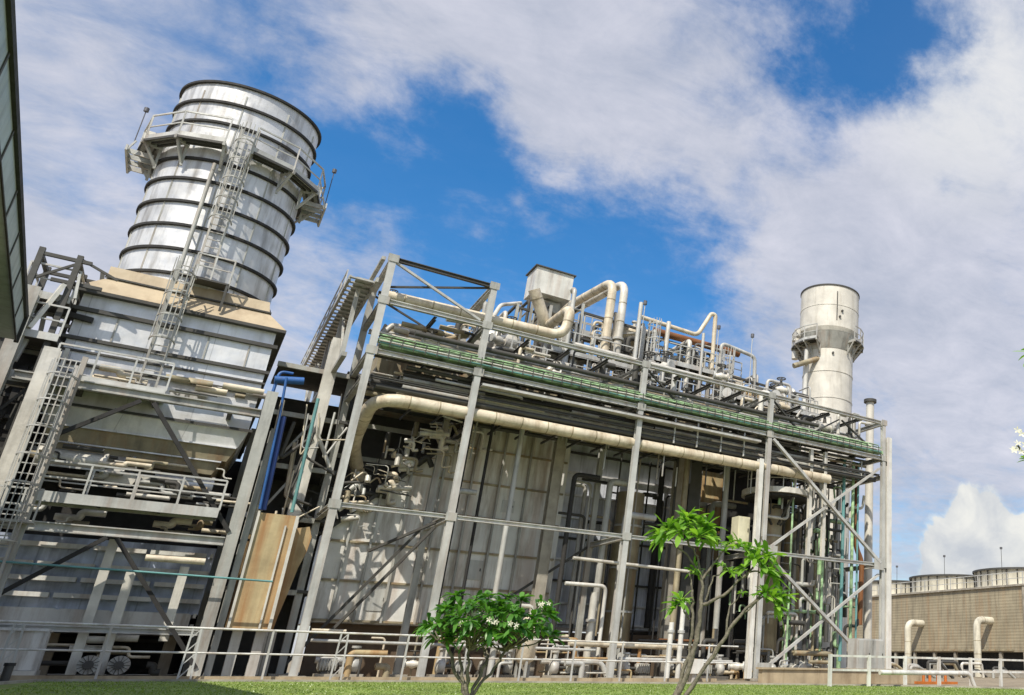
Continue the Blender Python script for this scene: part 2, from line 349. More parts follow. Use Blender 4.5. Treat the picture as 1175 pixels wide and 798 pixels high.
# blades of grass over the visible strip
rg=random.Random(5); V=[];F=[]
def inside(x,y):
    for (x0,y0),(x1,y1) in zip(edge,edge[1:]):
        if x0<=x<x1: return y< y0+(y1-y0)*(x-x0)/(x1-x0)-.1
    return False
k=0
while k<42000:
    y=34-(rg.random()**.8)*19; x=-2.3+rg.random()*31
    if not inside(x,y) : continue
    if math.hypot(x,y)<15: continue
    a=rg.random()*6.28; h=.015+rg.random()*.03; wd=.012+.01*rg.random(); n=len(V)
    V+= [(x-wd*math.cos(a),y-wd*math.sin(a),.02),(x+wd*math.cos(a),y+wd*math.sin(a),.02),(x+rg.uniform(-.04,.04),y+rg.uniform(-.04,.04),.02+h)]; F.append((n,n+1,n+2)); k+=1
m=MB(); m.add(V,F); o=m.build('grass',M['blade']); tag(o,'bright green mown grass along the bottom edge','grass',kind='stuff')

def basemat_block(x0,y0,x1,y1,z): pass

# ================================================================== LEFT BOILER (exhaust unit under the big silver stack)
bc=thing('boiler_casing','silver clad boiler casing with tan roof under the large left chimney','boiler',(-2.15,42,0))
X0,X1,Y0,Y1=-5.05,.82,39.,44.9
m=MB(); m.box(X0,Y0,8.95,X1,Y1,13.05); m.build('casing_wall',M['silver'],bc)
for z,w_,h_ in ((12.45,.16,.14),(11.35,.14,.12),(10.9,.10,.07),(10.45,.14,.12),(9.75,.12,.09),(8.95,.12,.1)):
    m=MB(); a,b,c,d=(X0,Y0),(X1,Y0),(X1,Y1),(X0,Y1)
    m.bar((X0-w_,Y0-w_/2,z),(X1+w_,Y0-w_/2,z),w_,h_); m.bar((X1+w_/2,Y0+.01,z),(X1+w_/2,Y1,z),w_,h_); m.bar((X0-w_/2,Y0+.01,z),(X0-w_/2,Y1,z),w_,h_)
    m.build('stiffener',M['dgrey'],bc)
for x in (-3.9,-2.75,-1.2,.1):
    m=MB(); m.bar((x,Y0-.02,11.42),(x,Y0-.02,12.36),.05,.04); m.build('seam_strip',M['steel'],bc)
# eaves and tapering roof
cx0,cy0=-2.17,41.95
m=MB(); m.box(X0-.3,Y0-.3,13.05,X1+.3,Y1+.3,13.17); m.build('eave',M['dgrey'],bc)
def frust(m,a,b):
    (x0,y0,x1,y1,z0),(u0,v0,u1,v1,z1)=a,b
    m.add([(x0,y0,z0),(x1,y0,z0),(x1,y1,z0),(x0,y1,z0),(u0,v0,z1),(u1,v0,z1),(u1,v1,z1),(u0,v1,z1)],[(0,1,5,4),(1,2,6,5),(2,3,7,6),(3,0,4,7),(4,5,6,7),(3,2,1,0)])
m=MB(); frust(m,(X0-.28,Y0-.28,X1+.28,Y1+.28,13.172),(X0+.45,Y0+.35,X1-.45,Y1-.35,13.95)); m.build('lower_roof',M['roof'],bc)
m=MB(); frust(m,(X0+.4,Y0+.32,X1-.4,Y1-.32,13.96),(cx0-2.5,cy0-2.5,cx0+2.5,cy0+2.5,14.45)); m.build('upper_roof',M['roof'],bc)
m=MB(); m.bar((X0+.35,Y0+.28,13.95),(X1-.35,Y0+.28,13.95),.08,.06); m.bar((X1-.38,Y0+.33,13.95),(X1-.38,Y1-.33,13.95),.08,.06); m.parts('roof_seam',M['dgrey'],bc)
# hopper steps
hz=[(8.9,.0,8.28),(8.22,.22,7.72),(7.66,.55,7.2)]
for i,(zt,ins,zb) in enumerate(hz):
    m=MB(); nx=ins+.18
    frust(m,(X0+nx,Y0+nx*.6,X1-nx,Y1-nx,zb),(X0+ins,Y0+ins*.6,X1-ins,Y1-ins,zt)); m.build('hopper',M['silver' if i==0 else 'hopper'],bc)
    m=MB(); m.bar((X0+ins,Y0+ins*.6-.05,zt+.02),(X1-ins,Y0+ins*.6-.05,zt+.02),.12,.05); m.build('hopper_flange',M['silver'],bc)
# shadowed lower casing with horizontal ledges
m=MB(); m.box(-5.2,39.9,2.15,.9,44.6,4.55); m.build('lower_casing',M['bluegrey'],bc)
m=MB(); m.box(-4.9,39.4,1.45,.7,44.4,2.14); m.build('base_casing',M['casing'],bc)
for z in (4.25,3.62,3.15,2.62,2.12,1.75):
    m=MB(); x=-5.2
    while x<.8:
        L=rg.uniform(1.2,2.6); m.box(x,39.42,z-.10,min(x+L,.85),39.89,z+.05); x+=L+.12
    m.build('ledge',M['white'],bc)
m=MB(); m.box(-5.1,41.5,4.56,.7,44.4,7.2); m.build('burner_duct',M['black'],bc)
# rounded drums across the casing at mid level
for (z,y,x0,x1,r,mt) in ((7.0,38.6,-4.6,-2.9,.28,'pale'),(6.75,39.6,-2.7,.2,.3,'silver'),(7.25,39.2,-4.9,-2.2,.16,'steel')):
    m=MB(); m.cyl((x0,y,z),(x1,y,z),r,18); m.cyl((x0-.04,y,z),(x0+.06,y,z),r+.07,18); m.cyl((x1-.06,y,z),(x1+.04,y,z),r+.07,18); m.build('header_drum',M[mt],bc)
m=MB()
for x in (-2.3,-1.5,-.8): m.add([(x-.55,38.9,6.35),(x+.5,38.9,6.35),(x+.25,38.9,6.8),(x-.4,38.9,6.8)],[(0,1,2,3)])
m.parts('gusset_plate',M['pale'],bc)

# ---- steel frame carrying the boiler
bf=thing('boiler_structure','grey steel frame with dark diagonal braces carrying the left boiler','steel frame',(-2,37.7,0))
for x in (1.2,-6.1):
    for y in (37.75,44.9):
        m=MB()
        m.ibeam((x,y,0),(x,y,10.3 if x>0 else 12.5),.36,.42,.05,up=(0,1,0)); m.build('column',M['steel'],bf)
        m=MB(); m.box(x-.42,y-.42,0,x+.42,y+.42,.06); m.build('base_plate',M['galv'],bf)
m=MB(); m.ibeam((1.58,38.3,0),(1.58,38.3,9),.2,.5,.04,up=(0,1,0)); m.build('column',M['steel'],bf)
for (z,y,h,mt) in ((9.42,37.75,.3,'steel'),(4.62,37.75,.3,'galv'),(1.5,37.9,.2,'galv'),(9.4,44.9,.4,'dgrey'),(4.62,44.9,.3,'dgrey')):
    m=MB(); m.ibeam((-5.8,y,z),(1.0,y,z),.24,h,.04); m.build('girder',M[mt],bf)
for a,b in (((-2.45,9.15),(-5.85,6.2)),((-2.1,9.15),(1.05,4.95)),((-2.15,4.42),(-5.85,.9)),((-1.9,4.42),(1.2,.35))):
    m=MB(); m.bar((a[0],37.55,a[1]),(b[0],37.55,b[1]),.13,.13); m.build('brace',M['black'],bf)
for x,z0,z1 in ((-1.98,.1,4.45),(-1.28,.1,3.5),(.12,1.2,3.7)):
    m=MB(); m.ibeam((x,38.4,z0),(x,38.4,z1),.26,.26,.04,up=(0,1,0)); m.build('post',M['pale'],bf)
for x in (-4.2,-2.1,0.1):
    m=MB(); m.bar((x,37.9,9.4),(x,44.8,9.4),.15,.25); m.build('cross_beam',M['dgrey'],bf)
for x in (-4.6,-2.9,.35): 
    m=MB(); m.ibeam((x,41,0),(x,41,1.4),.35,.35,.05,up=(0,1,0)); m.build('stub_column',M['concrete'],bf)

# ---- big left chimney
def chimney(name,label,c,r,z0,z1,rings,mt,rtop=None,zc=None,plat=None,rin=.12,pr=1.25,group=None):
    t=thing(name,label,'chimney',(c[0],c[1],z0))
    m=MB(); rt=rtop or r
    zb=zc or z1
    prof=[(r,z0),(r,z0+.05)]+[(r,z0+(zb-z0)*k/12) for k in range(1,12)]+[(r,zb-.03),(r,zb)]
    if zc: prof+=[(rt,zc+.4),(rt,zc+.43),(rt,(zc+z1)/2),(rt,z1-.03),(rt,z1)]
    prof+=[(rt-.06,z1),(rt-.06,z1-.03),(rt-.06,z1-3)]
    m.lathe((c[0],c[1],0),prof,72); m.build('shell',M[mt],t)
    for z in rings:
        rr=rt if zc and z>zc else r
        m=MB(); m.lathe((c[0],c[1],z),[(rr+.003,-.06),(rr+rin,-.05),(rr+rin,.05),(rr+.003,.06)],72,smooth=False); m.build('stiffener_ring',M['black'] if r>2 else M['dgrey'],t)
    return t
c1=(-2.17,41.95)
st=chimney('chimney','large silver banded chimney with walkway near its rim, left side',c1,2.55,14.4,23.75,[23.72,22.75,21.75,19.9,18.95,17.9,16.85,15.8,14.75],'stack',rin=.11)
# vertical sheet seams
for k in range(10):
    a=2*math.pi*k/10+.2; m=MB()
    p=(c1[0]+2.56*math.cos(a),c1[1]+2.56*math.sin(a)); m.bar((p[0],p[1],14.5),(p[0],p[1],23.3),.05,.03); m.build('vertical_seam',M['steel'],t:=st)
# walkway round the chimney: eight-sided with gap
def ring_walk(c,r0,r1,z,name,label,rails=True,n=10,a0=0,a1=360,boxes=True):
    t=thing(name,label,'platform',(c[0],c[1],z))
    P=lambda r,a,zz:(c[0]+r*math.cos(R(a)),c[1]+r*math.sin(R(a)),zz)
    m=MB(); A=[a0+(a1-a0)*i/n for i in range(n+1)]
    for a,b in zip(A,A[1:]):
        v=[P(r0,a,z),P(r1,a,z),P(r1,b,z),P(r0,b,z)]; v+= [(p[0],p[1],z+.05) for p in v]
        m.add(v,[(0,3,2,1),(4,5,6,7),(1,2,6,5),(0,4,7,3),(0,1,5,4),(2,3,7,6)])
    m.build('deck',M['galv'],t)
    m=MB(); pts=[P(r1-.03,a,z+.05) for a in A]; m.rail(pts,1.1,1.2,.03,mid=1,kick=True); m.build('handrail',M['galv'],t)
    for a in A:
        m=MB(); m.bar(P(r0,a,z-.09),P(r1+.05,a,z-.09),.1,.16); m.bar(P(r0+.05,a,z-.95),P(r1-.1,a,z-.15),.09,.09); m.bar(P(r0+.05,a,z-.15),P(r0+.05,a,z-1.05),.09,.09); m.build('bracket',M['steel'],t)
    m=MB()
    for a,b in zip(A,A[1:]):
        for f in (.3,.62,1.):
            rr=r0+(r1-r0)*f; m.bar(P(rr,a,z-.06),P(rr,b,z-.06),.06,.1)
    m.build('deck_beam',M['dgrey'],t)
    return t
wk=ring_walk(c1,2.68,3.35,20.5,'chimney_walkway','grey ring walkway with handrails bolted round the large left chimney',n=12,a0=-82,a1=262)
m=MB()
for a in (176,192,-6,10): 
    x,y=c1[0]+3.0*math.cos(R(a)),c1[1]+3.0*math.sin(R(a)); m.box(x-.22,y-.22,20.56,x+.22,y+.22,21.2)
m.parts('equipment_box',M['pale'],wk)
for a in (178,4,90):
    x,y=c1[0]+3.5*math.cos(R(a)),c1[1]+3.5*math.sin(R(a)); m=MB(); m.cyl((x,y,20.8),(x,y,22.5),.02,6); m.cyl((x,y,22.5),(x,y,22.68),.09,8); m.build('lamp_post',M['lamp'],wk)
# hanging catch trays each side (deep brackets seen from below)
for sgn in (-1,1):
    m=MB()
    for q in (0,1,2,3): 
        yy=41.2+q*.55; m.bar((c1[0]+sgn*2.65,yy,20.1-.2*q*0),(c1[0]+sgn*3.5,yy,20.1),.07,.2)
    m.bar((c1[0]+sgn*3.5,40.9,20.1),(c1[0]+sgn*3.5,43.2,20.1),.07,.25)
    for q in (40.95,42,43.1): m.bar((c1[0]+sgn*3.48,q,20.0),(c1[0]+sgn*3.3,q,20.5),.06)
    m.parts('side_outrigger',M['galv'],wk)
# ladders
o=one('chimney_ladder',M['steel'],'caged ladder climbing the front of the large left chimney to its walkway','ladder',lambda m:m.ladder(-2.0,39.15,15.2,21.6,.5))
o=one('conduit_pole',M['steel'],'long slim pole running up beside the caged chimney ladder','pole',lambda m:(m.cyl((-2.72,39.0,14.2),(-2.75,39.2,19.7),.07,8),[m.bar((-2.74,39.1,z),(-2.74,39.5,z),.05) for z in (15,16.5,18,19.4)]))
o=one('casing_ladder',M['steel'],'caged ladder up the silver boiler casing to the tan roof','ladder',lambda m:m.ladder(-2.5,38.62,9.7,15.0,.5))
lp=thing('ladder_landing','small railed landing on the tan roof at the foot of the chimney ladder','platform',(-1.9,39.2,14.2))
m=MB(); m.box(-2.35,38.7,14.5,-1.1,39.5,14.56); m.build('deck',M['dgrey'],lp)
m=MB(); m.rail([(-2.3,38.72,14.56),(-1.12,38.72,14.56),(-1.12,39.4,14.56)],1.0,.6); m.build('handrail',M['galv'],lp)
m=MB()
for x in (-2.3,-1.15): m.bar((x,38.75,13.4),(x,38.75,14.5),.08)
m.bar((-1.15,38.75,13.5),(-1.15,39.4,14.45),.06); m.parts('support',M['dgrey'],lp)

# ---- front walkways of the left boiler
def walkway(name,label,x0,x1,y0,y1,z,sides='f',mt='galv',group=None,h=1.05,sp=1.1,kick=.2):
    t=thing(name,label,'walkway',((x0+x1)/2,(y0+y1)/2,z),group)
    m=MB(); m.box(x0,y0,z-.05,x1,y1,z); m.build('deck',M['dgrey'],t)
    m=MB(); m.box(x0,y0-.05,z-kick,x1,y0-.003,z+.06); m.box(x0,y1+.003,z-kick,x1,y1+.05,z+.06); m.parts('edge_beam',M[mt],t)
    m=MB()
    if 'f' in sides: m.rail([(x0,y0-.02,z),(x1,y0-.02,z)],h,sp,.03)
    if 'b' in sides: m.rail([(x0,y1+.02,z),(x1,y1+.02,z)],h,sp,.03)
    if 'r' in sides: m.rail([(x1,y0,z),(x1,y1,z)],h,sp,.03)
    if 'l' in sides: m.rail([(x0,y0,z),(x0,y1,z)],h,sp,.03)
    m.build('handrail',M[mt],t)
    k=max(1,int((x1-x0)/1.5)); m=MB()
    for i in range(k+1):
        x=x0+.05+(x1-x0-.1)*i/k; m.bar((x,y0+.05,z-.14),(x,y1-.05,z-.14),.08,.16)
    m.parts('deck_joist',M['dgrey'],t)
    return t
walkway('boiler_walkway','railed steel walkway across the middle of the left boiler front',-4.3,.6,37.35,38.3,5.65,'fb',kick=.28)
walkway('boiler_walkway','railed steel walkway under the ladder foot on the silver casing',-5.0,-1.9,37.9,38.9,9.72,'f',kick=.25)
walkway('boiler_walkway','short railed platform high on the far left of the silver casing',-6.5,-5.2,38.2,40.2,12.5,'flr')
walkway('boiler_walkway','dark lower platform at the far left beside the silver casing',-6.6,-5.1,37.9,40.2,11.0,'fl')
tw=thing('access_tower','dark scaffold like steel tower at the far left of the silver casing','steel tower',(-5.8,39,0))
for x in (-6.35,-5.35):
    for y in (38.1,40.1):
        m=MB(); m.bar((x,y,5.5),(x,y,14.1),.16); m.build('post',M['dgrey'],tw)
for z in (7.3,9.2,13.9):
    m=MB(); m.bar((-6.35,38.1,z),(-5.0,38.1,z),.12); m.bar((-6.35,40.1,z),(-5.0,40.1,z),.12); m.bar((-6.35,38.1,z),(-6.35,40.1,z),.12); m.bar((-5.35,38.1,z),(-5.35,40.1,z),.12); m.build('beam',M['dgrey'],tw)
for a,b in (((-6.35,38.1,12.9),(-5.35,38.1,13.8)),((-6.35,38.1,11),(-5.35,38.1,12.4)),((-6.35,40.1,9.2),(-5.35,40.1,11)),((-6.35,38.1,7.3),(-5.35,38.1,9.2)),((-5.35,38.1,14),(-4.2,38.1,13.5))):
    m=MB(); m.bar(a,b,.08); m.build('brace',M['dgrey'],tw)
m=MB()
m.bar((-5.9,37.9,11.1),(-5.5,38.05,12.9),.28,.12); m.bar((-6.1,38.2,9.4),(-5.2,38.3,9.4),.3,.5); m.parts('cover_plate',M['pale'],tw)
cl=thing('access_column','wide pale column and caged ladder rising at the far left','ladder tower',(-4.8,37.3,0))
m=MB(); m.ibeam((-5.05,37.35,2.6),(-5.05,37.35,10.4),.42,.4,.05,up=(0,1,0)); m.build('column',M['pale'],cl)
m=MB(); m.ladder(-4.55,37.1,2.0,9.9,.5); m.build('ladder',M['galv'],cl)
m=MB(); m.bar((-4.2,37.35,2.0),(-4.2,37.35,10.3),.14); m.build('rail_post',M['steel'],cl)
m=MB(); m.box(-5.2,36.8,4.6,-3.95,37.5,4.66); m.build('rest_deck',M['galv'],cl)
m=MB(); m.rail([(-5.2,36.82,4.66),(-3.97,36.82,4.66)],1.0,.4); m.build('handrail',M['galv'],cl)

# ---- tall filter house at the far left edge
fh=thing('filter_house','tall grey green panelled building with dark roof edge at the far left','building',(-6.2,22,0))
pa=Vector((-5.44,33.8,0)); pb=Vector((-4.0,14.0,0)); dn=(pb-pa).normalized(); nn=Vector((-dn.y,dn.x,0)); 
if nn.x>0: nn=-nn
m=MB(); q=[pa,pb,pb+nn*12,pa+nn*12]
m.add([(p.x,p.y,9.55) for p in q]+[(p.x,p.y,10.3) for p in q],[(0,1,2,3),(4,7,6,5),(0,4,5,1),(1,5,6,2),(2,6,7,3),(3,7,4,0)])
m.build('wall_panel',M['house'],fh)
m=MB(); o_=-nn*.03
m.bar(pa+o_+Vector((0,0,10.36))-dn*.1,pb+o_+Vector((0,0,10.36)),.07,.16); m.bar(pa+o_+Vector((0,0,9.53))-dn*.1,pb+o_+Vector((0,0,9.53)),.03,.05); m.build('roof_edge',M['black'],fh)
m=MB(); m.bar(pa-dn*.06+Vector((0,0,9.5))+o_,pa-dn*.06+Vector((0,0,10.4))+o_,.1,.1)
m.build('corner_trim',M['black'],fh)
for s_ in (2.2,4.8,7.4,10,13,16):
    p=pa+dn*s_; m=MB(); m.bar(p+o_*.5+Vector((0,0,9.56)),p+o_*.5+Vector((0,0,10.29)),.02,.07); m.build('panel_joint',M['dgrey'],fh)
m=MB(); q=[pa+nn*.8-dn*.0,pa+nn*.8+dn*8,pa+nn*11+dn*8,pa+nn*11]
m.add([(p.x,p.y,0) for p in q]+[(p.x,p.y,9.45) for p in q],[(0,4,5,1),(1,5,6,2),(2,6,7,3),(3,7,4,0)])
m.build('underside_shade',M['black'],fh)  # black walls stand in for the shade under the raised house
# black block standing in for the deep shade behind the far left ladder
db=thing('shade_block','black block standing in for deep shade behind the far left ladder column','machinery',(-8,42,0))
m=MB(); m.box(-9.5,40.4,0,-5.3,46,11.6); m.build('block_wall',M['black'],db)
for z in (2,3.6,5.2,6.8,8.4,10):
    m=MB(); m.box(-9.4,40.1,z,-5.35,40.39,z+.12); m.build('ledge',M['dgrey'],db)
# ---- low grey housing and dark opening at bottom left
o=thing('pump_house','low grey sheet metal housing with pale base strip at the bottom left corner','housing',(-4,37,0))
m=MB(); m.box(-5.4,36.5,.25,-2.75,38.2,1.38); m.build('housing_wall',M['casing'],o)
m=MB(); m.box(-5.45,36.44,1.38,-2.7,38.25,1.46); m.build('lid',M['silver'],o)
m=MB(); m.box(-5.45,36.42,0,-2.7,38.25,.24); m.build('base_strip',M['pale'],o)
m=MB(); m.bar((-2.72,36.5,0),(-2.72,36.5,1.4),.09); m.build('corner_post',M['galv'],o)
# ---- round-faced motors with flanges in front of the frame foot
mo=thing('fan_motor','round finned motor face at the foot of the left boiler, nearer the left edge','motor',(-1.56,37.5,0),'twin motors at the foot of the left boiler')
m=MB(); m.cyl((-1.56,37.2,.42),(-1.56,38.0,.42),.27,20); m.build('housing',M['galv'],mo)
m=MB(); m.cyl((-1.56,37.12,.42),(-1.56,37.2,.42),.29,20); m.build('flange',M['steel'],mo)
m=MB()
for k in range(14): 
    a=k*math.pi/7; m.bar((-1.56+.08*math.cos(a),37.1,.42+.08*math.sin(a)),(-1.56+.28*math.cos(a),37.1,.42+.28*math.sin(a)),.018)
m.cyl((-1.56,37.06,.42),(-1.56,37.12,.42),.13,12); m.build('fan_guard',M['dgrey'],mo)
m=MB(); m.box(-1.8,37.2,0,-1.32,37.9,.14); m.parts('foot',M['dgrey'],mo)
dup(mo,(-.82,37.5,0),'round finned motor face at the foot of the left boiler, next to the frame column')

bw=thing('shade_backdrop','black backdrop standing in for shade behind the foot of the left boiler','wall',(-2,45.6,0))
m=MB(); m.box(-9.4,45.45,0,1.9,45.7,8.9); m.build('wall_panel',M['black'],bw)  # painted black in place of the shade behind the boiler foot
for z in (1.2,2.6,4.6,6.4):
    m=MB(); m.box(-9.3,45.2,z,1.1,45.38,z+.14); m.build('ledge',M['dgrey'],bw)
# small fittings packed on the boiler front
GB='small pipes and fittings packed on the left boiler front'
r2=random.Random(8)
def pipe0(mt,pts,r,g,l,bend=.15): 
    defer(mt,pts,r,l,g,bend,7)
for k in range(70):
    band=r2.choice([(4.85,5.35),(5.9,6.7),(6.9,7.4),(.2,1.3),(9.9,10.4)]); z=r2.uniform(*band); x=r2.uniform(-4.9,.9); y=r2.uniform(38.2,39.0) if band[0]>4 else r2.uniform(38.4,39.2)
    L=r2.uniform(.3,1.6); h=r2.uniform(-.35,.35)
    pts=[(x,y,z),(x+L*.5,y,z),(x+L*.5,y,z+h),(x+L,y,z+h)] if r2.random()<.6 else [(x,y,z),(x+L,y,z)]
    pipe0(r2.choice(['pale','galv','dgrey','dgrey','cream','hopper']),pts,r2.choice([.03,.05,.08,.12]),GB,'small pipe packed among the fittings on the left boiler front')
GC='small dark struts and pipes on the far left steel tower'
for k in range(36):
    x=r2.uniform(-6.6,-4.6); y=r2.uniform(38,40); z=r2.uniform(7,13.2); L=r2.uniform(.4,1.5)
    pts=[(x,y,z),(x+r2.uniform(-.2,.2),y,z+L)] if r2.random()<.5 else [(x,y,z),(x+L,y,z+r2.uniform(-.1,.1))]
    m=MB(); m.bar(pts[0],pts[1],r2.choice([.08,.12,.18])); tag(m.build('strut',M[r2.choice(['dgrey','black','galv','steel','pale'])]),'small strut on the steel tower at the far left','strut',GC)
# pipes at the left boiler
def pipe(name,mt,pts,r,label,cat='pipe',group=None,bend=.3,n=12,flanges=()):
    if group: defer(mt,pts,r,label,group,bend,n); return
    m=MB(); m.tube(pts,r,n,bend)
    if not flanges and r<.19 or mt in ('blue','brownpipe'):
        o=m.build(name,M[mt]); return tag(o,label,cat,group)
    t=thing(name,label,cat,pts[0],group); m.build('pipe_body',M[mt],t)
    if r>=.19:
        for a,b in zip(pts,pts[1:]):
            a=Vector(a); b=Vector(b); L=(b-a).length; d=(b-a).normalized(); s_=bend+.1
            while s_<L-bend:
                q=MB(); q.cyl(a+d*(s_-.02),a+d*(s_+.02),r+.012,n); q.build('lagging_band',M['hopper' if mt!='hopper' else 'steel'],t); s_+=1.15
    for (p,d) in flanges:
        p=Vector(p); d=Vector(d).normalized()*.04; m=MB(); m.cyl(p-d*1.6,p-d*.1,r*1.45,14); m.cyl(p+d*.1,p+d*1.6,r*1.45,14); m.parts('flange',M['galv'],t)
    return t
pipe('pipe','cream',[(-1.0,37.2,3.83),(.62,37.2,3.83)],.11,'short tan pipe across the lower left boiler front')
pipe('pipe','teal',[(-5.5,37.1,3.42),(2.7,37.1,3.3)],.035,'long thin teal pipe crossing the left boiler in front of its column',bend=0)
pipe('pipe','blue',[(1.15,38.2,10.95),(2.1,38.2,11.1)],.15,'short fat blue pipe between left boiler and pipe rack',n=16)
pipe('pipe','blue',[(1.7,38.3,11.35),(1.25,38.3,11.35),(1.2,38.2,10.2),(1.35,38.2,9.)],.055,'thin blue pipe hooked beside the fat blue pipe')
pipe('pipe','blue',[(1.5,37.8,11.0),(1.62,37.8,9.4),(1.78,37.8,5.9)],.045,'slim blue pipe running down beside the left boiler column to the tan duct')
pipe('pipe','navy',[(1.75,38.0,9.5),(1.9,38.0,5.9)],.1,'dark navy vertical pipe above the tan sheet duct')
pipe('pipe','cream',[(1.6,38.2,10.2),(1.75,38.2,5.)],.07,'slim cream vertical pipe beside the dark navy pipe')
pipe('pipe','teal',[(2.75,38.6,10.6),(2.85,38.6,6.0)],.06,'slim teal vertical pipe above the tan sheet duct')
# tan sheet duct
td=thing('sheet_duct','rust stained tan sheet metal duct standing between left boiler and pipe rack','duct',(2.3,38,0))
m=MB(); m.box(1.78,38.0,1.68,3.02,40.5,5.8); m.build('duct_wall',M['tan'],td)
m=MB(); m.bar((1.8,37.95,1.7),(1.8,37.95,5.85),.08); m.bar((2.72,37.96,1.7),(2.72,37.96,5.4),.06); m.bar((3.02,37.95,1.7),(3.02,37.95,5.8),.1); m.parts('edge_angle',M['pale'],td)
for x in (2.15,2.85):
    m=MB(); m.ibeam((x,38.6,0),(x,38.6,1.67),.3,.3,.05,up=(0,1,0)); m.build('leg',M['galv'],td)
ed2=thing('sheet_duct','narrow tan expansion duct with lobed side just right of the wide tan duct','duct',(3.45,39.5,0))
m=MB(); 
prof=[(3.2,5.5),(3.6,5.6),(3.75,5.2),(3.7,4.6),(3.55,4.0),(3.45,3.2),(3.3,2.2),(3.25,1.7)]
v=[(x,39.2,z) for x,z in prof]+[(3.1,39.2,1.7),(3.1,39.2,5.5)]; n_=len(v); v+=[(a,41.,c) for a,b,c in v]
m.add(v,[tuple(range(n_))]+[tuple(reversed(range(n_,2*n_)))]+[(i,(i+1)%n_,(i+1)%n_+n_,i+n_) for i in range(n_)]); m.build('duct_wall',M['tan'],ed2)
m=MB(); m.ibeam((3.3,39.6,0),(3.3,39.6,1.7),.25,.25,.04,up=(0,1,0)); m.build('leg',M['steel'],ed2)
gc=thing('steel_column','pale tall column behind the tan duct at the rack end','column',(3.0,41,0))
m=MB(); m.ibeam((3.1,41,0),(3.1,41,14),.45,.45,.05,up=(0,1,0)); m.build('shaft',M['pale'],gc)
m=MB(); m.box(2.8,40.7,0,3.4,41.3,.07); m.build('base_plate',M['galv'],gc)
# structure closing the gap, its dark colour standing in for deep shade
gs=thing('equipment_tower','multi level frame full of pipes with dark backing for shade between left boiler and rack','steel frame',(2,43,0))
m=MB(); m.box(1.2,45.0,0,4.6,45.4,12.0); m.build('shade_back_wall',M['dgrey'],gs)
for z in (3.2,6.1,8.2,10.4,12.5):
    m=MB(); m.box(1.25,41.4,z,4.5,44.9,z+.12); m.build('deck',M['dgrey'],gs)
    m=MB(); m.bar((1.2,41.3,z),(3.9,41.3,z),.14,.2); m.build('beam',M['steel'],gs)
for a,b in (((2.0,41.2,8.3),(3.0,41.2,10.3)),((2.0,41.2,6.3),(2.9,41.2,8.1))):
    m=MB(); m.bar(a,b,.09); m.build('brace',M['steel'],gs)
#PART3
# ================================================================== PIPE RACK
YF=37.25; YB=41.6; CX=[4.02,8.2,15.9,23.5,31.75]
pr_=thing('pipe_rack','long grey steel pipe rack with tall end frame and cross bracing','pipe rack',(18,39.4,0))
for i,x in enumerate(CX):
    top=16.95 if i<2 else 15.05
    for y in (YF,YB):
        m=MB(); wd=.26 if i<3 else .24
        m.ibeam((x,y,.12),(x,y,top),wd,.24,.035,up=(0,1,0)); m.build('column',M['galv'] if y==YF else M['steel'],pr_)
        m=MB(); m.box(x-.38,y-.38,0,x+.38,y+.38,.12); m.build('footing',M['concrete'],pr_)
def beam(p,q,w_,h_,mt='galv',name='beam'):
    m=MB(); m.ibeam(p,q,w_,h_,.035); m.build(name,M[mt],pr_)
for y in (YF,YB):
    for a,b in zip(CX,CX[1:]):
        g=.2; a_,b_=a+g,b-g
        beam((a_,y,14.9),(b_,y,14.9),.2,.2); beam((a_,y,12.65),(b_,y,12.65),.2,.22)
        if y==YF: beam((a_,y,6.3),(b_,y,6.3),.18,.18)
        beam((a_,y+.1,11.6),(b_,y+.1,11.6),.12,.12,'dgrey')
    beam((CX[0]+.2,y,16.85),(CX[1]-.2,y,16.85),.18,.18,'dgrey'); 
for i,x in enumerate(CX):
    for z in ((14.9,12.65,11.5,6.3)+((16.85,) if i<2 else ())):
        beam((x,YF+.22,z),(x,YB-.22,z),.2,.25,'steel','cross_beam')
for a,b in zip(CX,CX[1:]):
    k=max(2,round((b-a)/2.0))
    for j in range(1,k):
        x=a+(b-a)*j/k
        for z in (12.5,14.7):
            beam((x,YF+.12,z),(x,YB-.12,z),.12,.18,'dgrey','cross_beam')
def brace(p,q,w_=.16,mt='galv'):
    m=MB(); m.bar(p,q,w_,w_*.8); m.build('brace',M[mt],pr_)
brace((4.1,YF,16.75),(7.9,YF+.06,15.1),.12); brace((4.1,YF+.15,15.6),(8.1,YF+.15,16.8),.1,'dgrey')
brace((4.0,YB,16.7),(8.0,YB+.06,15.1),.1,'dgrey')
for z0,z1 in ((6.4,12.4),(.35,6.15)):
    brace((23.7,YF+.05,z0),(31.5,YF+.05,z1-.4)); brace((23.7,YF-.12,z1),(31.5,YF-.12,z0),.19)
for a,b in ((4.1,8.0),(8.3,15.8)): 
    brace((a,YB,.4),(b,YB+.05,6.2),.14,'dgrey')
brace((8.1,39.2,6.1),(5.2,40.4,1.6),.13,'dgrey'); brace((8.1,39.2,6.3),(6.0,40.6,5.0),.13,'dgrey')
for i,x in enumerate(CX[2:4]):     # knee braces in the top panel
    for s_ in (-1,1): brace((x+s_*.2,YF+.1,14.7),(x+s_*3.0,YF+.6,12.9),.1,'dgrey')
brace((26,YF+.4,13),(28.6,YF+.4,14.6),.1,'dgrey'); brace((28.8,YF+.4,14.6),(31.6,YF+.4,13),.1,'dgrey')
for x in (26.6,27.6): 
    m=MB(); m.ibeam((x,YF+.3,6.4),(x,YF+.3,12.4),.2,.2,.03,up=(0,1,0)); m.build('hanger',M['pale'],pr_)
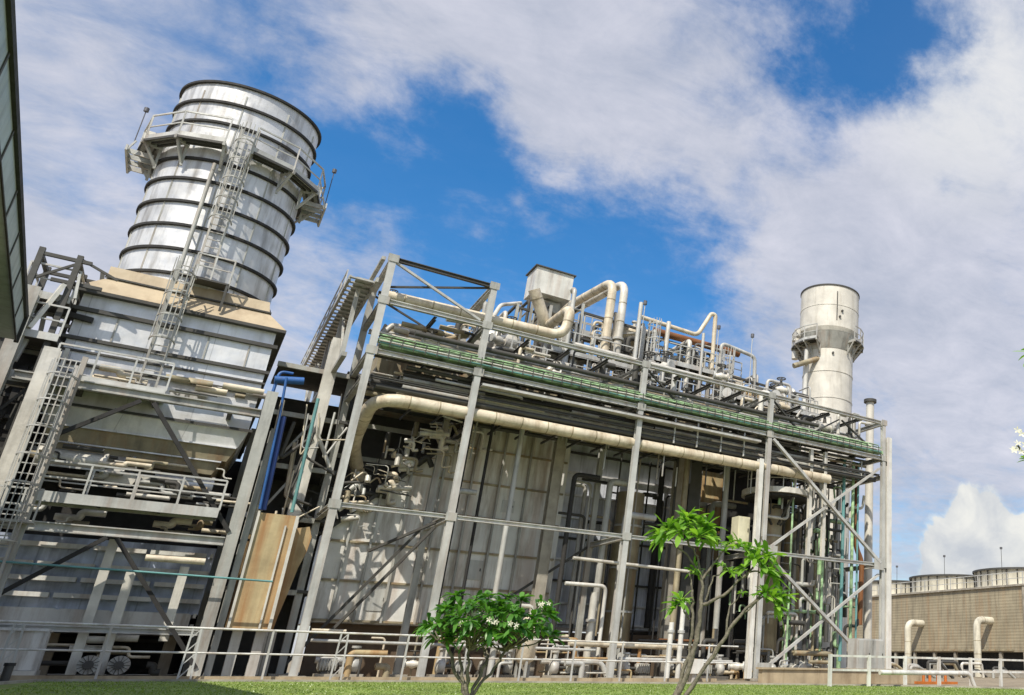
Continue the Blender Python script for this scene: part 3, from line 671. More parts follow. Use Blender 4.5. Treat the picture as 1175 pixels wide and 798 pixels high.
m=MB(); m.ibeam((23.05,YF,.1),(23.05,YF,11.2),.26,.3,.04,up=(0,1,0)); m.build('column',M['white'],pr_)
m=MB(); m.ibeam((32.1,YF-.1,.1),(32.1,YF-.1,14.0),.36,.25,.04,up=(0,1,0)); m.build('column',M['white'],pr_)
for x in (17.9,19.2,20.6,22): 
    m=MB(); m.bar((x,YF+.1,11.2),(x,YF+.1,12.5),.07); m.build('hanger',M['galv'],pr_)
for i,x in enumerate(CX):
    for z in (6.3,12.65,14.9)+((16.85,) if i<2 else ()):
        m=MB(); m.box(x-.21,YF-.155,z-.17,x+.21,YF-.125,z+.17); m.build('gusset_plate',M['steel'],pr_)
        m=MB()
        for bx in (-.14,.14):
            for bz in (-.11,0,.11): m.box(x+bx-.025,YF-.185,z+bz-.025,x+bx+.025,YF-.156,z+bz+.025)
        pass
for z in (6.3,.5):
    m=MB(); m.box(23.5,YF-.2,z-.3,24.3,YF-.17,z+.35); m.build('gusset_plate',M['steel'],pr_); m=MB(); m.box(31.0,YF-.2,z-.3,31.7,YF-.17,z+.35); m.build('gusset_plate',M['steel'],pr_)
# solid deck plates added to throw the inside of the rack into shade
for a,b in zip(CX,CX[1:]):
    m=MB(); m.box(a+.3,YF+.4,12.86,b-.3,YF+1.5,12.9); m.build('shade_deck',M['dgrey'],pr_)
# roof stair / walkway running back from the tall end frame
wkb=thing('rack_walkway','narrow railed walkway running back from the rack end toward the boiler','walkway',(3,46,15))
m=MB(); m.box(2.95,38,15.9,3.6,55,15.95); m.build('deck',M['steel'],wkb)
m=MB()
y=38.
while y<55: m.bar((2.7,y,15.86),(3.7,y,15.86),.16,.05); y+=.55
m.parts('tread',M['galv'],wkb)
m=MB(); m.bar((3.7,37.5,16.9),(3.7,56,16.9),.15,.15); m.bar((3.66,37.5,15.85),(3.66,56,15.85),.1,.2); m.bar((2.72,38,15.85),(2.72,56,15.85),.1,.2); m.build('stringer',M['steel'],wkb)
m=MB(); m.rail([(2.72,40,15.95),(2.72,56,15.95)],1.0,1.6,.025); m.build('handrail',M['galv'],wkb)
m=MB()
for y in (39,43,47,51): m.bar((3.2,y,12.4),(3.2,y,15.8),.16); m.bar((3.2,y,12.5),(3.2,y+3.5,15.6),.09)
m.bar((3.2,38,12.5),(3.2,55,12.5),.18); m.parts('support',M['steel'],wkb)

# green cable trays along the rack
rr=random.Random(3)
for k,(y,z,mt,lab) in enumerate(((YF+.05,12.92,'green','front green cable tray along the rack'),(YF+.6,13.15,'steel','grey cable tray just behind the front green one'),(YF+1.2,13.5,'green','rear green cable tray, higher than the front one'),(YF-.12,12.05,'galv','narrow grey cable tray hung below the green ones'))):
    t=thing('cable_tray',lab,'cable tray',(18,y,z))
    x1=31.6 if k<3 else 22.8; x0=4.3 if k<3 else 8.4
    m=MB(); m.box(x0,y-.22,z-.02,x1,y+.22,z); m.box(x0,y-.24,z-.02,x1,y-.222,z+.08); m.box(x0,y+.222,z-.02,x1,y+.24,z+.13); m.build('tray',M[mt],t)
    m=MB()
    for j in range(5): m.tube([(x0+i*(x1-x0)/24,y-.18+.09*j+rr.uniform(-.03,.03),z+.06+rr.uniform(0,.07)) for i in range(25)],.035,6)
    m.build('cable_bundle',M['green'] if k in(0,) else M['dgrey'],t)
for k,(y,z,mt,lab) in enumerate(((37.02,13.22,'green','upper bright green conduit fixed along the rack front'),(36.98,13.08,'pale','pale conduit fixed between the green conduits on the rack front'),(37.03,12.98,'teal','teal conduit fixed lowest beside the front cable tray'),(37.3,13.42,'green','green conduit lying highest over the front cable tray'),(37.7,13.62,'pale','pale conduit lying over the second cable tray'))):
    m=MB(); m.tube([(4.2+i*1.36,y,z+rr.uniform(-.03,.03)) for i in range(21)],.035,7); tag(m.build('conduit',M[mt]),lab,'conduit')
m=MB()
for k in range(60):
    x=4.6+k*.45; m.bar((x,36.95,12.86),(x,36.95,13.3),.03)
t_=m.build('conduit_clamp_row',M['dgrey']); tag(t_,'row of small dark clamps along the green conduits on the rack front','clamps',kind='stuff')
# crowded bay between the tall end columns
GA='pipes and ducts crowding the tall end bay of the rack'
for k in range(26):
    x=rr.uniform(4.5,8); y=rr.uniform(38.4,42); z=rr.uniform(13.7,15.4)
    defer(rr.choice(['dgrey','galv','cream','hopper','pale','black']),[(x,y,z),(min(8.1,x+rr.uniform(.3,2.)),y,z+rr.uniform(-.1,.1)),(min(8.1,x+.3),y+rr.uniform(.5,2),z+rr.uniform(-.8,.6))],rr.choice([.07,.12,.18]),'pipe crowding the tall end bay of the rack',GA,.25,9)
for (x0,x1,y,z,w_,h_,mt,l) in ((4.6,6.2,40.2,14.3,.9,.8,'hopper','brown duct box in the tall end bay of the rack, nearer the end'),(6.6,7.9,39.6,14.1,.8,.7,'pale','pale duct box in the tall end bay of the rack, nearer the second column'),(9.3,10.9,39.9,13.9,.9,.6,'galv','grey duct box just past the second column of the rack')):
    t=thing('duct_box',l,'duct',((x0+x1)/2,y,z-h_/2))
    m=MB(); m.box(x0,y-w_/2,z-h_/2,x1,y+w_/2,z+h_/2); m.build('duct_wall',M[mt],t)
    for xx in (x0-.03,x1-.03): m=MB(); m.box(xx,y-w_/2-.06,z-h_/2-.06,xx+.06,y+w_/2+.06,z+h_/2+.06); m.build('duct_flange',M['dgrey'],t)
GT='pale pipes and tubing between the top rail and the cable trays'
for k in range(70):
    x=rr.uniform(4.5,30.5); y=rr.uniform(37.8,41.5); z=rr.uniform(13.6,14.8); L=rr.uniform(.4,3.)
    pts=rr.choice([[(x,y,z),(min(31,x+L),y,z)],[(x,y,z-.5),(x,y,z+.8),(min(31,x+.6),y,z+.8)],[(x,y,z),(x+.3,y,z+.5),(min(31,x+L),y,z+.5)]])
    defer(rr.choice(['pale','cream','galv','dgrey','white','dgrey']),pts,rr.choice([.05,.08,.12,.16]),'pale or dark pipe between the top rail and the cable trays of the rack',GT,.2,8)
GV='thin vertical struts and conduits of the rack'
for k in range(40):
    x=rr.uniform(8.6,31); y=rr.uniform(37.6,41.3); z=rr.choice([11.0,12.9,9.5])
    defer(rr.choice(['galv','dgrey','steel']),[(x,y,z),(x,y,z+rr.uniform(1,2.4))],.04,'thin vertical conduit or hanger in the rack',GV,0,6)
GU='pale conduits strung under the cable trays in the dark of the rack'
for k in range(60):
    x=rr.uniform(4.5,29); y=rr.uniform(37.5,39.5); z=rr.uniform(11.1,12.45); L=rr.uniform(1,5)
    defer(rr.choice(['pale','galv','dgrey','dgrey','black','cream']),[(x,y,z),(min(31,x+L),y,z+rr.uniform(-.05,.05)),(min(31,x+L),y+.6,z+rr.uniform(-.4,.4))],rr.choice([.03,.05,.07]),'thin conduit strung under the cable trays of the rack',GU,.15,7)
# principal pipes
def sup(t,pts,mt='galv'):
    pass
pipe('pipe','cream',[(5.6,44.5,8.6),(4.6,41.5,9.6),(4.55,37.55,10.85),(27.9,37.55,10.85)],.27,'long thick cream pipe bending out at the rack end and running its length',bend=1.2,n=20,
     flanges=())
pipe('pipe','cream',[(4.1,38.3,15.55),(12.0,38.3,15.72),(12.15,38.3,17.3),(12.15,44,17.5)],.24,'thick cream pipe along the rack top that elbows upward',bend=.7,n=18)
pipe('pipe','pale',[(12.6,38.4,15.5),(31,38.4,15.3)],.11,'pale pipe along the rack top edge right of the elbow')
pipe('pipe','cream',[(15.45,42,16.8),(15.45,42,21.2),(14.35,50.5,21.2),(14.2,51,17)],.24,'left one of two tall cream U shaped pipes above the rack',bend=.8,n=18,flanges=(((15.45,42,17.6),(0,0,1)),))
pipe('pipe','pale',[(16.15,42,16.8),(16.15,42,21.35),(15.1,50.5,21.35),(15,51,17)],.22,'right one of two tall cream U shaped pipes above the rack',bend=.8,n=18,flanges=(((16.15,42,17.8),(0,0,1)),))
pipe('pipe','galv',[(13.2,41.5,15.2),(13.2,41.5,19.9),(13.2,49,19.9)],.12,'slim upright pipe left of the two tall U shaped pipes',bend=.4)
pipe('pipe','cream',[(11.0,41.2,19.0),(11.9,41.6,17.6),(12.0,42.4,16.9)],.3,'short fat cream elbow below the white box',bend=.4,n=18)
pipe('pipe','pale',[(8.6,40,15.2),(9.6,41.5,17.8),(10.8,42.5,18.6)],.1,'thin pale pipe climbing toward the white box')
pipe('pipe','cream',[(17.3,42,19.5),(21.0,42,19.35),(21.8,42,21.0),(22.1,42,21.0),(22.15,42,16.8)],.13,'pipe with stepped gooseneck above the rack centre',bend=.35)
pipe('pipe','brownpipe',[(18.6,43,19.3),(24.5,43,19.3)],.22,'thick brownish header pipe behind the gooseneck',n=16)
pipe('pipe','galv',[(22.9,42.5,17.5),(22.95,42.5,19.5),(25.4,42.5,19.2),(25.5,42.5,17.2)],.12,'grey pipe hoop right of the gooseneck',bend=.35)
pipe('pipe','galv',[(17.0,41.4,15.2),(17.0,41.4,20.1)],.12,'straight upright post pipe right of the U shaped pipes')
pipe('pipe','pale',[(18.8,41.6,15.2),(18.9,41.6,19.5)],.13,'pale upright pipe under the brownish header')
pipe('pipe','galv',[(21.2,41.6,15.2),(21.2,41.6,19.4)],.09,'slim upright grey pipe beside the gooseneck leg')
# white box (drum enclosure) on top
wb=thing('instrument_house','pale box shaped enclosure with dark roof edge above the rack','enclosure',(12.2,43,18.5))
m=MB(); m.box(11.2,42,19.3,13.2,43.6,20.75); m.build('housing_wall',M['white'],wb)
m=MB(); m.box(11.1,41.9,20.755,13.3,43.7,20.82); m.build('roof',M['dgrey'],wb)
for x,y in ((11.3,42.1),(13.2,42.1),(11.3,44.1),(13.2,44.1)):
    m=MB(); m.bar((x,y,14.5),(x,y,19.2),.12); m.build('leg',M['steel'],wb)
m=MB(); m.box(11.9,42.6,18.6,12.9,43.8,19.19); m.build('lower_box',M['steel'],wb)
# second boiler body under and behind the rack
b2=thing('boiler_casing','wide grey plated boiler casing behind the pipe rack with sloping left end','boiler',(14,46,0))
Yc=42.6
poly=[(4.75,2.15),(4.75,6.1),(9.2,11.05),(9.9,12.4),(14.6,12.4),(14.6,2.15)]
m=MB(); v=[(x,Yc,z) for x,z in poly]; n_=len(v); v+=[(x,Yc+6,z) for x,y,z in v]
m.add(v,[tuple(range(n_)),tuple(reversed(range(n_,2*n_)))]+[((i+1)%n_,i,i+n_,(i+1)%n_+n_) for i in range(n_)]); m.build('casing_wall',M['casing'],b2)
for z in (2.25,3.9,5.55,7.2,8.85,10.5):
    xl=4.75 if z<6.1 else 4.75+(z-6.1)*(4.45/4.95)
    m=MB(); m.bar((xl+.05,Yc-.05,z),(14.5,Yc-.05,z),.1,.09); m.build('stiffener',M['hopper'],b2)
for x in (5.4,6.3,7.35,8.7,10.0,11.3,12.6,13.9):
    zt=6.1+(x-4.75)*(4.95/4.45) if x<9.2 else 12.3
    m=MB(); m.bar((x,Yc-.12,2.2),(x,Yc-.12,min(zt,12.3)-.1),.09,.1); m.build('upright_stiffener',M['steel'],b2)
m=MB(); m.bar((4.7,Yc-.12,6.1),(9.15,Yc-.12,11.05),.16,.16); m.build('sloping_edge',M['dgrey'],b2)
m=MB(); m.box(14.75,44.2,2.4,21.5,50,12.6); m.build('blue_casing',M['coolcasing'],b2)
for z in (2.6,3.6,4.7,5.8,6.9,8.0,9.2,10.4,11.5):
    m=MB(); m.bar((14.75,44.1,z),(21.5,44.1,z),.2,.1); m.build('stiffener',M['dgrey'] if int(z*10)%2 else M['silver'],b2)
m=MB(); m.box(21.6,44.6,0,30.0,50,12.4); m.build('end_casing',M['black'],b2)  # boiler body coloured black to stand in for shade behind the bay
m=MB(); m.box(22.4,43.6,6.5,24.4,44.58,11.6); m.build('tan_panel',M['tan'],b2)
m=MB(); m.box(5.0,Yc+.4,12.42,29.5,50,14.6); m.build('upper_casing',M['hopper'],b2)
m=MB(); m.box(4.9,43.2,0,21.4,43.5,2.13); m.build('plinth_wall',M['brownwall'],b2)
for x,z,w_,h_ in ((6.6,2.7,.8,.95),(10.5,4.3,.7,.9),(13.0,2.6,.75,1.0),(11.6,7.6,.6,.6)):
    m=MB(); m.box(x,Yc-.035,z,x+w_,Yc-.003,z+h_); d_=m.build('access_hatch',M['galv'],b2); ORG[d_.name]=ORG[b2.name]
    m=MB(); m.box(x+w_-.12,Yc-.07,z+h_*.45,x+w_-.07,Yc-.037,z+h_*.6); m.build('handle',M['dgrey'],d_)
m=MB(); m.box(4.3,47.,5.5,10.2,47.3,14.4); m.build('shade_gap_backing',M['dgrey'],b2)  # dark backing painted in for shade above the sloping edge
m=MB(); m.box(4.9,43.6,6.1,9.3,44.6,6.3); m.build('ledge',M['dgrey'],b2)
for z in (8.,9.6,11.2):
    m=MB(); m.bar((4.4,44.5,z),(10.,44.5,z),.14,.2); m.build('ledge',M['steel'],b2)
cbx=thing('rack_shade_backing','long black panel added for shade deep inside the pipe rack under the cable trays','enclosure',(18,41.9,11.2))
m=MB(); m.box(4.4,41.95,11.45,31.2,42.05,12.6); m.build('shade_panel',M['black'],cbx)  # black sheet added so the gaps between pipes look shaded
m=MB(); m.box(4.4,39.4,12.55,31.2,41.94,12.6); m.build('top_panel',M['black'],cbx) if False else None
for x in [5+i*1.3 for i in range(20)]:
    m=MB(); m.bar((x,38.6,11.15),(x,41.9,11.15),.07,.1); m.build('hanger_beam',M['dgrey'],cbx)
# large back columns
for x,z1,mt,lab in ((13.55,12.2,'concrete','broad pale column behind the rack left of the blue grey panels'),(20.25,12.,'concrete','broad pale column behind the leaning tree'),(21.2,12.2,'dgrey','dark broad column right of rack centre')):
    t=thing('steel_column',lab,'column',(x,41.2,0))
    m=MB(); m.ibeam((x,41.2,.1),(x,41.2,z1),.5 if mt!='dgrey' else .7,.45,.06,up=(0,1,0)); m.build('shaft',M[mt],t)
    m=MB(); m.box(x-.5,40.8,0,x+.5,41.6,.1); m.build('base_plate',M['galv'],t)
# interior pipes of the rack
G1='thin pipes running along the dark inside of the pipe rack'
for k in range(34):
    z=rr.choice([11.3,11.5,11.75,11.95,12.2,12.4,14.25,13.9]); y=YF+.3+(k%17)*.22; r=rr.choice([.05,.07,.09,.12]); x0=rr.choice([4.5,5.5,8.6]); x1=rr.choice([22.,27,31.2,31.4])
    pipe('pipe',rr.choice(['dgrey','galv','steel','hopper','dgrey']),[(x0,y,z),(x1,y,z)],r,'thin straight pipe running lengthwise in the dark inside of the rack',group=G1,n=8,bend=0)
# valves: body, bonnet, handwheel
def valve(c,d='z',s=1.,lab='',mt='galv',grp='valves among the pipes of the rack'):
    t=thing('valve',lab,'valve',c,grp)
    x,y,z=c
    m=MB(); m.tube([(x-.3*s,y,z),(x-.16*s,y,z),(x,y,z),(x+.16*s,y,z),(x+.3*s,y,z)],[.12*s,.13*s,.2*s,.13*s,.12*s],12); m.build('valve_body',M[mt],t)
    m=MB(); m.cyl((x-.34*s,y,z),(x-.27*s,y,z),.21*s,14); m.cyl((x+.27*s,y,z),(x+.34*s,y,z),.21*s,14); m.parts('flange',M['galv'],t)
    m=MB(); m.tube([(x,y,z),(x,y,z+.22*s),(x,y,z+.55*s)],[.13*s,.08*s,.04*s],10); m.build('bonnet',M['dgrey'],t)
    m=MB(); pts=[(x+.2*s*math.cos(a),y+.2*s*math.sin(a),z+.55*s) for a in [2*math.pi*i/14 for i in range(15)]]
    m.tube(pts,.025*s,6,caps=False)
    for a in (0,1.57,3.14,4.71): m.bar((x,y,z+.55*s),(x+.2*s*math.cos(a),y+.2*s*math.sin(a),z+.55*s),.025*s)
    m.build('handwheel',M['dgrey'],t); return t
v0=valve((6.2,37.9,13.75),lab='flanged hand wheel valve among the crowded rack pipes',mt='pale')
for k in range(26):
    x=rr.uniform(4.8,30.5); z=rr.choice([13.75,13.8,15.6,16.6,15.7,14.2]); y=rr.uniform(38,41.5)
    dup(v0,(x,y,z),rz=rr.uniform(0,6.28),scale=rr.uniform(.8,1.5))
for k in range(16):
    dup(v0,(rr.uniform(4.5,31),rr.uniform(38.2,41),rr.uniform(.5,1.2)),rz=rr.uniform(0,6.28),scale=rr.uniform(.8,1.5)).__setitem__('label','flanged hand wheel valve low among the ground level pipes')
# vertical/jogging pipes above the rack
G2='small upright pipes crowding the top of the boiler'
for k in range(130):
    x=rr.uniform(8.8,29.5); y=rr.uniform(41.8,45.5); zt=min(19.0,17.4+rr.random()*2.2) if x>10.5 and x<23 else 16.6+rr.random()*1.6
    if 15<x<16.6: zt=min(zt,18)
    dx=rr.choice([-1,1])*rr.uniform(.4,1.8); z1=zt
    if rr.random()<.5: pts=[(x,y,14.6),(x,y,z1),(x+dx,y,z1),(x+dx,y,z1-rr.uniform(.8,2.4))]
    else: pts=[(x,y,14.6),(x,y,z1),(x,y+rr.uniform(1,2.5),z1)]
    pipe('pipe',rr.choice(['pale','cream','galv','galv','steel','dgrey']),pts,rr.choice([.05,.06,.08,.11,.15]),'small bent upright pipe standing in the crowded pipework above the rack',group=G2,bend=.3,n=8)
# horizontal vessels on top
for (x0,x1,y,z,r,mt,lab) in ((16.6,18.2,43,18.6,.62,'cream','cream horizontal drum right of the U shaped pipes'),(22.9,24.3,42.6,16.9,.55,'cream','cream rounded drum below the pipe hoop'),(25.0,26.4,42.6,16.6,.5,'tan','tan rounded drum right of the pipe hoop'),(12.8,14.6,43.4,16.4,.6,'steel','grey horizontal drum under the U shaped pipes'),(26.9,28.2,42.6,16.3,.45,'cream','small cream drum near the slender right chimney'),(9.2,10.8,42.4,16.2,.45,'pale','pale horizontal drum left of the white box')):
    t=thing('vessel',lab,'vessel',((x0+x1)/2,y,z-r))
    m=MB(); m.tube([(x0-r*.35,y,z),(x0-r*.2,y,z),(x0,y,z),(x1,y,z),(x1+r*.2,y,z),(x1+r*.35,y,z)],[r*.3,r*.75,r,r,r*.75,r*.3],20); m.build('drum',M[mt],t)
    for x in (x0+.2,x1-.2):
        m=MB(); m.box(x-.08,y-r*.8,z-r-1.2,x+.08,y+r*.8,z-r*.6); m.build('saddle',M['steel'],t)
    m=MB(); m.cyl(((x0+x1)/2,y,z),((x0+x1)/2,y,z+r+.3),.1,10); m.cyl(((x0+x1)/2,y,z+r+.25),((x0+x1)/2,y,z+r+.33),.18,10); m.build('nozzle',M['galv'],t)
# platforms on top
walkway('top_walkway','railed walkway among pipes above rack, below the U shaped pipes',12.5,17.0,41.7,42.6,16.3,'fr',h=1.1,sp=1.0)
walkway('top_walkway','railed walkway above the rack centre below the brownish header',18.2,22.3,41.7,42.6,17.2,'fb',h=1.1,sp=.9)
walkway('top_walkway','low railed walkway above rack near the slender right chimney',23.0,29.6,41.3,42.1,15.9,'fb',h=.9,sp=.8)
walkway('top_walkway','short railed walkway left of the white box',8.6,11.2,41.0,42.2,15.4,'fl',h=1.,sp=.8)
walkway('top_walkway','long narrow railed walkway along the rear edge of the rack top',9,31.,41.7,42.1,15.1,'f',h=1.0,sp=1.1)
walkway('top_walkway','high railed platform behind the two tall U shaped pipes',14.5,18.5,44.2,45.2,18.6,'fb',h=1.0,sp=.8)
walkway('top_walkway','railed platform beside the stepped gooseneck pipe',20.5,25,43.4,44.4,17.9,'fb',h=1.0,sp=.8)
one('top_ladder',M['galv'],'short caged ladder rising among the pipes above the rack','ladder',lambda m:m.ladder(17.9,41.5,15.1,19.2,.45))
one('top_ladder',M['galv'],'short caged ladder below the pipe hoop above the rack','ladder',lambda m:m.ladder(22.7,41.3,15.1,18.6,.45))
# steel posts and frame on top
tf=thing('pipe_support_structure','light steel frame holding pipes on top of the boiler','steel frame',(17,43,15))
for x,z1 in ((9.4,17.2),(12.3,18.8),(15.9,19.4),(19.1,18.8),(22.1,18.2),(25.3,17.6),(28.6,17.2),(10.6,18.4),(14.0,19.4),(17.6,19.2),(20.6,18.9),(23.6,18.2),(27,17.6)):
    for y in (42.2,45.2):
        m=MB(); m.bar((x,y,14.6),(x,y,z1),.14); m.build('post',M['steel'],tf)
    m=MB(); m.bar((x,42.2,z1),(x,45.2,z1),.12); m.build('beam',M['dgrey'],tf)
for a,b,z in ((10.6,14,18.2),(14,17.6,18.9),(17.6,20.6,18.6),(20.6,23.6,18.0),(23.6,27,17.4),(14,17.6,17.4),(17.6,20.6,17.),(20.6,23.6,16.4)):
    m=MB(); m.bar((a,42.2,z),(b,42.2,z-.1),.12); m.build('beam',M['dgrey'],tf)
    m=MB(); m.bar((a,42.3,z-1.4),(b,42.3,z-.2),.07); m.build('brace',M['steel'],tf)
# little masts with lamps
for x,z,lab in ((21.65,20.2,'thin lamp mast above the rack, left of the pipe hoop'),(24.0,20.3,'thin lamp mast above the rack, right of the pipe hoop'),(16.9,20.4,'thin lamp mast beside the tall U shaped pipes')):
    t=thing('lamp_mast',lab,'lamp',(x,40.6,15)); m=MB(); m.cyl((x,40.6,15),(x,40.6,z*.965),.025,6); m.build('mast',M['galv'],t)
    m=MB(); m.cyl((x,40.6,z*.965),(x,40.6,z*.965+.22),.11,8); m.build('lamp_head',M['lamp'],t)

# ---- under the rack: vertical pipes, round platform, cabinet
G3='upright pipes standing behind the front of the rack'
for k in range(60):
    x=rr.uniform(15.5,31.3) if k>10 else rr.uniform(8.5,15.3); y=rr.uniform(39.8,43.6) if x>14.5 else rr.uniform(39.3,41.8)
    z0=rr.choice([0,0,0,2.5]); z1=rr.choice([11.4,11.4,9.5,7.8]); r=rr.choice([.05,.07,.09,.12,.17])
    pts=[(x,y,z0),(x,y,z1)]
    if z1<11: pts.append((x+rr.choice([-1,1])*rr.uniform(.5,1.6),y,z1))
    if k<10 and k%3: continue
    pipe('pipe',rr.choice(['galv','dgrey','steel','dgrey','hopper','black']),pts,r,'upright pipe standing in the shade behind the front of the rack',group=G3,bend=.3,n=8)
pipe('pipe','pale',[(14.3,39.3,5.35),(20.4,39.3,5.2)],.08,'pale horizontal pipe just below the middle rack beam')
pipe('pipe','white',[(14.2,39.6,4.2),(16.2,39.6,4.2),(16.2,39.6,1.0)],.09,'pale pipe bending down at mid rack')
pipe('pipe','pale',[(15.75,39.8,0),(15.75,39.8,3.9)],.17,'stout pale standpipe left of the middle column',flanges=(((15.75,39.8,2.6),(0,0,1)),))
pipe('pipe','galv',[(17.2,40.2,0),(17.2,40.2,10.8)],.13,'tall slim pipe right of the stout standpipe')
for x,lab in ((19.0,'white standpipe left of the leaning tree, left of a pair'),(19.55,'white standpipe left of the leaning tree, right of a pair')):
    pipe('pipe','white',[(x,37.9,0),(x,37.9,2.6 if x<19.3 else 3.6)],.12,lab,flanges=(((x,37.9,2.2),(0,0,1)),))
for x,mt,r in ((28.2,'green',.08),(29.6,'teal',.1),(30.3,'green',.1),(30.7,'teal',.06),(26.0,'green',.06)):
    pipe('pipe',mt,[(x,38.3,1.0),(x,38.3,12.4)],r,{28.2:'green upright pipe in the braced right bay, left of the thicker green one',29.6:'teal upright pipe in the braced right bay',30.3:'thicker green upright pipe in the braced right bay',30.7:'slim teal upright pipe nearest the right end column',26.0:'slim green upright pipe near the pale hangers'}[x],bend=0)
pipe('pipe','brownpipe',[(30.9,38.7,12.4),(30.9,38.7,7.4),(31.4,38.7,6.6),(31.3,38.7,3)],.16,'brown curved pipe beside the right end column',bend=.6)
pf=thing('round_platform','half round platform with dark underside in the braced right bay','platform',(25.6,39.6,9.8))
m=MB(); m.lathe((25.7,39.6,9.75),[(0.01,0),(2.0,0),(2.0,.3),(.01,.3)],28,smooth=False); m.build('deck',M['pale'],pf)
m=MB(); m.lathe((25.7,39.6,9.6),[(.4,0),(1.8,0),(1.8,.14),(.4,.14)],28,smooth=False); m.build('under_frame',M['black'],pf)
m=MB(); pts=[(25.7+1.95*math.cos(a),39.6+1.95*math.sin(a),10.05) for a in [math.pi+math.pi*i/8 for i in range(9)]]; m.rail(pts,1.0,.8,.025); m.build('handrail',M['galv'],pf)
for a in (200,270,340):
    m=MB(); x,y=25.7+1.7*math.cos(R(a)),39.6+1.7*math.sin(R(a)); m.bar((x,y,9.6),(25.7+.3*math.cos(R(a)),39.6+.3*math.sin(R(a)),8.2),.1); m.build('knee_brace',M['dgrey'],pf)
vs_=thing('vessel','tall grey upright vessel in the braced right bay under the round platform','vessel',(25.7,40.2,0))
m=MB(); m.tube([(25.7,40.2,1.2),(25.7,40.2,1.5),(25.7,40.2,9.4)],[.4,.75,.75],24); m.build('shell',M['hopper'],vs_)
for z in (3.2,5.4,7.6):
    m=MB(); m.lathe((25.7,40.2,z),[(.752,-.05),(.82,-.05),(.82,.05),(.752,.05)],24,smooth=False); m.build('band',M['galv'],vs_)
for a in (0,1.57,3.14,4.71):
    m=MB(); m.bar((25.7+.6*math.cos(a),40.2+.6*math.sin(a),0),(25.7+.6*math.cos(a),40.2+.6*math.sin(a),1.8),.14); m.build('leg',M['steel'],vs_)
dup(vs_,(28.4,42.0,0),'tall grey upright vessel in the braced right bay behind the pale hangers')
dup(vs_,(18.2,42.6,0),'tall grey upright vessel behind the middle rack column')
cb=thing('cabinet','pale yellow cabinet hung on the rack beside the fourth column','cabinet',(22.8,37.9,6.6))
m=MB(); m.box(22.25,37.8,6.62,22.95,38.5,8.1); m.build('housing',M['yellow'],cb)
m=MB(); m.box(22.3,37.77,6.7,22.9,37.797,8.02); m.build('door',M['yellow'],cb)
m=MB(); m.box(22.82,37.74,7.3,22.86,37.768,7.5); m.build('handle',M['dgrey'],cb)
# crowded small pipes of the right bay
G4='small bent pipes tangled inside the braced right bay'
for k in range(130):
    x=rr.uniform(24.2,31.2); y=rr.uniform(38.5,43.5); z=rr.uniform(.4,9.5); L=rr.uniform(.6,2.5); dx=rr.uniform(-2,2)
    x2=min(31.3,max(24.0,x+dx))
    pipe('pipe',rr.choice(['dgrey','galv','pale','steel','black','green','dgrey']),[(x,y,z),(x,y,z+L),(x2,y,z+L),(x2,y+rr.uniform(-.2,.2),z+L+rr.uniform(-.8,1.5))],rr.choice([.04,.06,.09,.13]),'small bent pipe tangled inside the braced right bay of the rack',group=G4,bend=.25,n=8)
# gap pipes beside the left end (dark area) and small cable bundles
G5='thin pipes and conduits in the dark gap left of the rack'
for k in range(22):
    x=rr.uniform(2.0,4.6); y=rr.uniform(39,42); z=rr.uniform(6.2,11.8); 
    pts=[(x,y,z),(x+rr.uniform(-.3,.3),y,z-rr.uniform(.5,2.5)),(x+rr.uniform(.3,1.2),y,z-rr.uniform(.5,2.5))]
    pipe('pipe',rr.choice(['pale','galv','cream','dgrey','dgrey']),pts,rr.choice([.03,.05,.08]),'thin bent pipe in the dark gap left of the rack',group=G5,bend=.2,n=6)
G6='small pipes and fittings above the sloping casing edge'
for k in range(110):
    x=rr.uniform(4.4,9.3); zb=6.1+(x-4.75)*1.11; z=zb+rr.uniform(.1,2.2); y=rr.uniform(40.5,42.8)
    L=rr.uniform(.2,.9); ch=rr.random(); pts=[(x,y,z),(x+L*.6,y,z+L*.7),(x+L,y,z)] if ch<.25 else ([(x,y,z),(x+L*1.5,y,z+rr.uniform(-.2,.2))] if ch<.5 else ([(x,y,z),(x,y+.1,z+L)] if ch<.7 else [(x,y,z),(x+L,y-.2,z),(x+L,y,z-L),(x+L*1.6,y,z-L*.8)])); pipe('pipe',rr.choice(['pale','galv','cream','white','dgrey','hopper']),pts,rr.choice([.02,.04,.07,.12]),'small curved pipe piled above the sloping edge of the grey casing',group=G6,bend=.2,n=6)
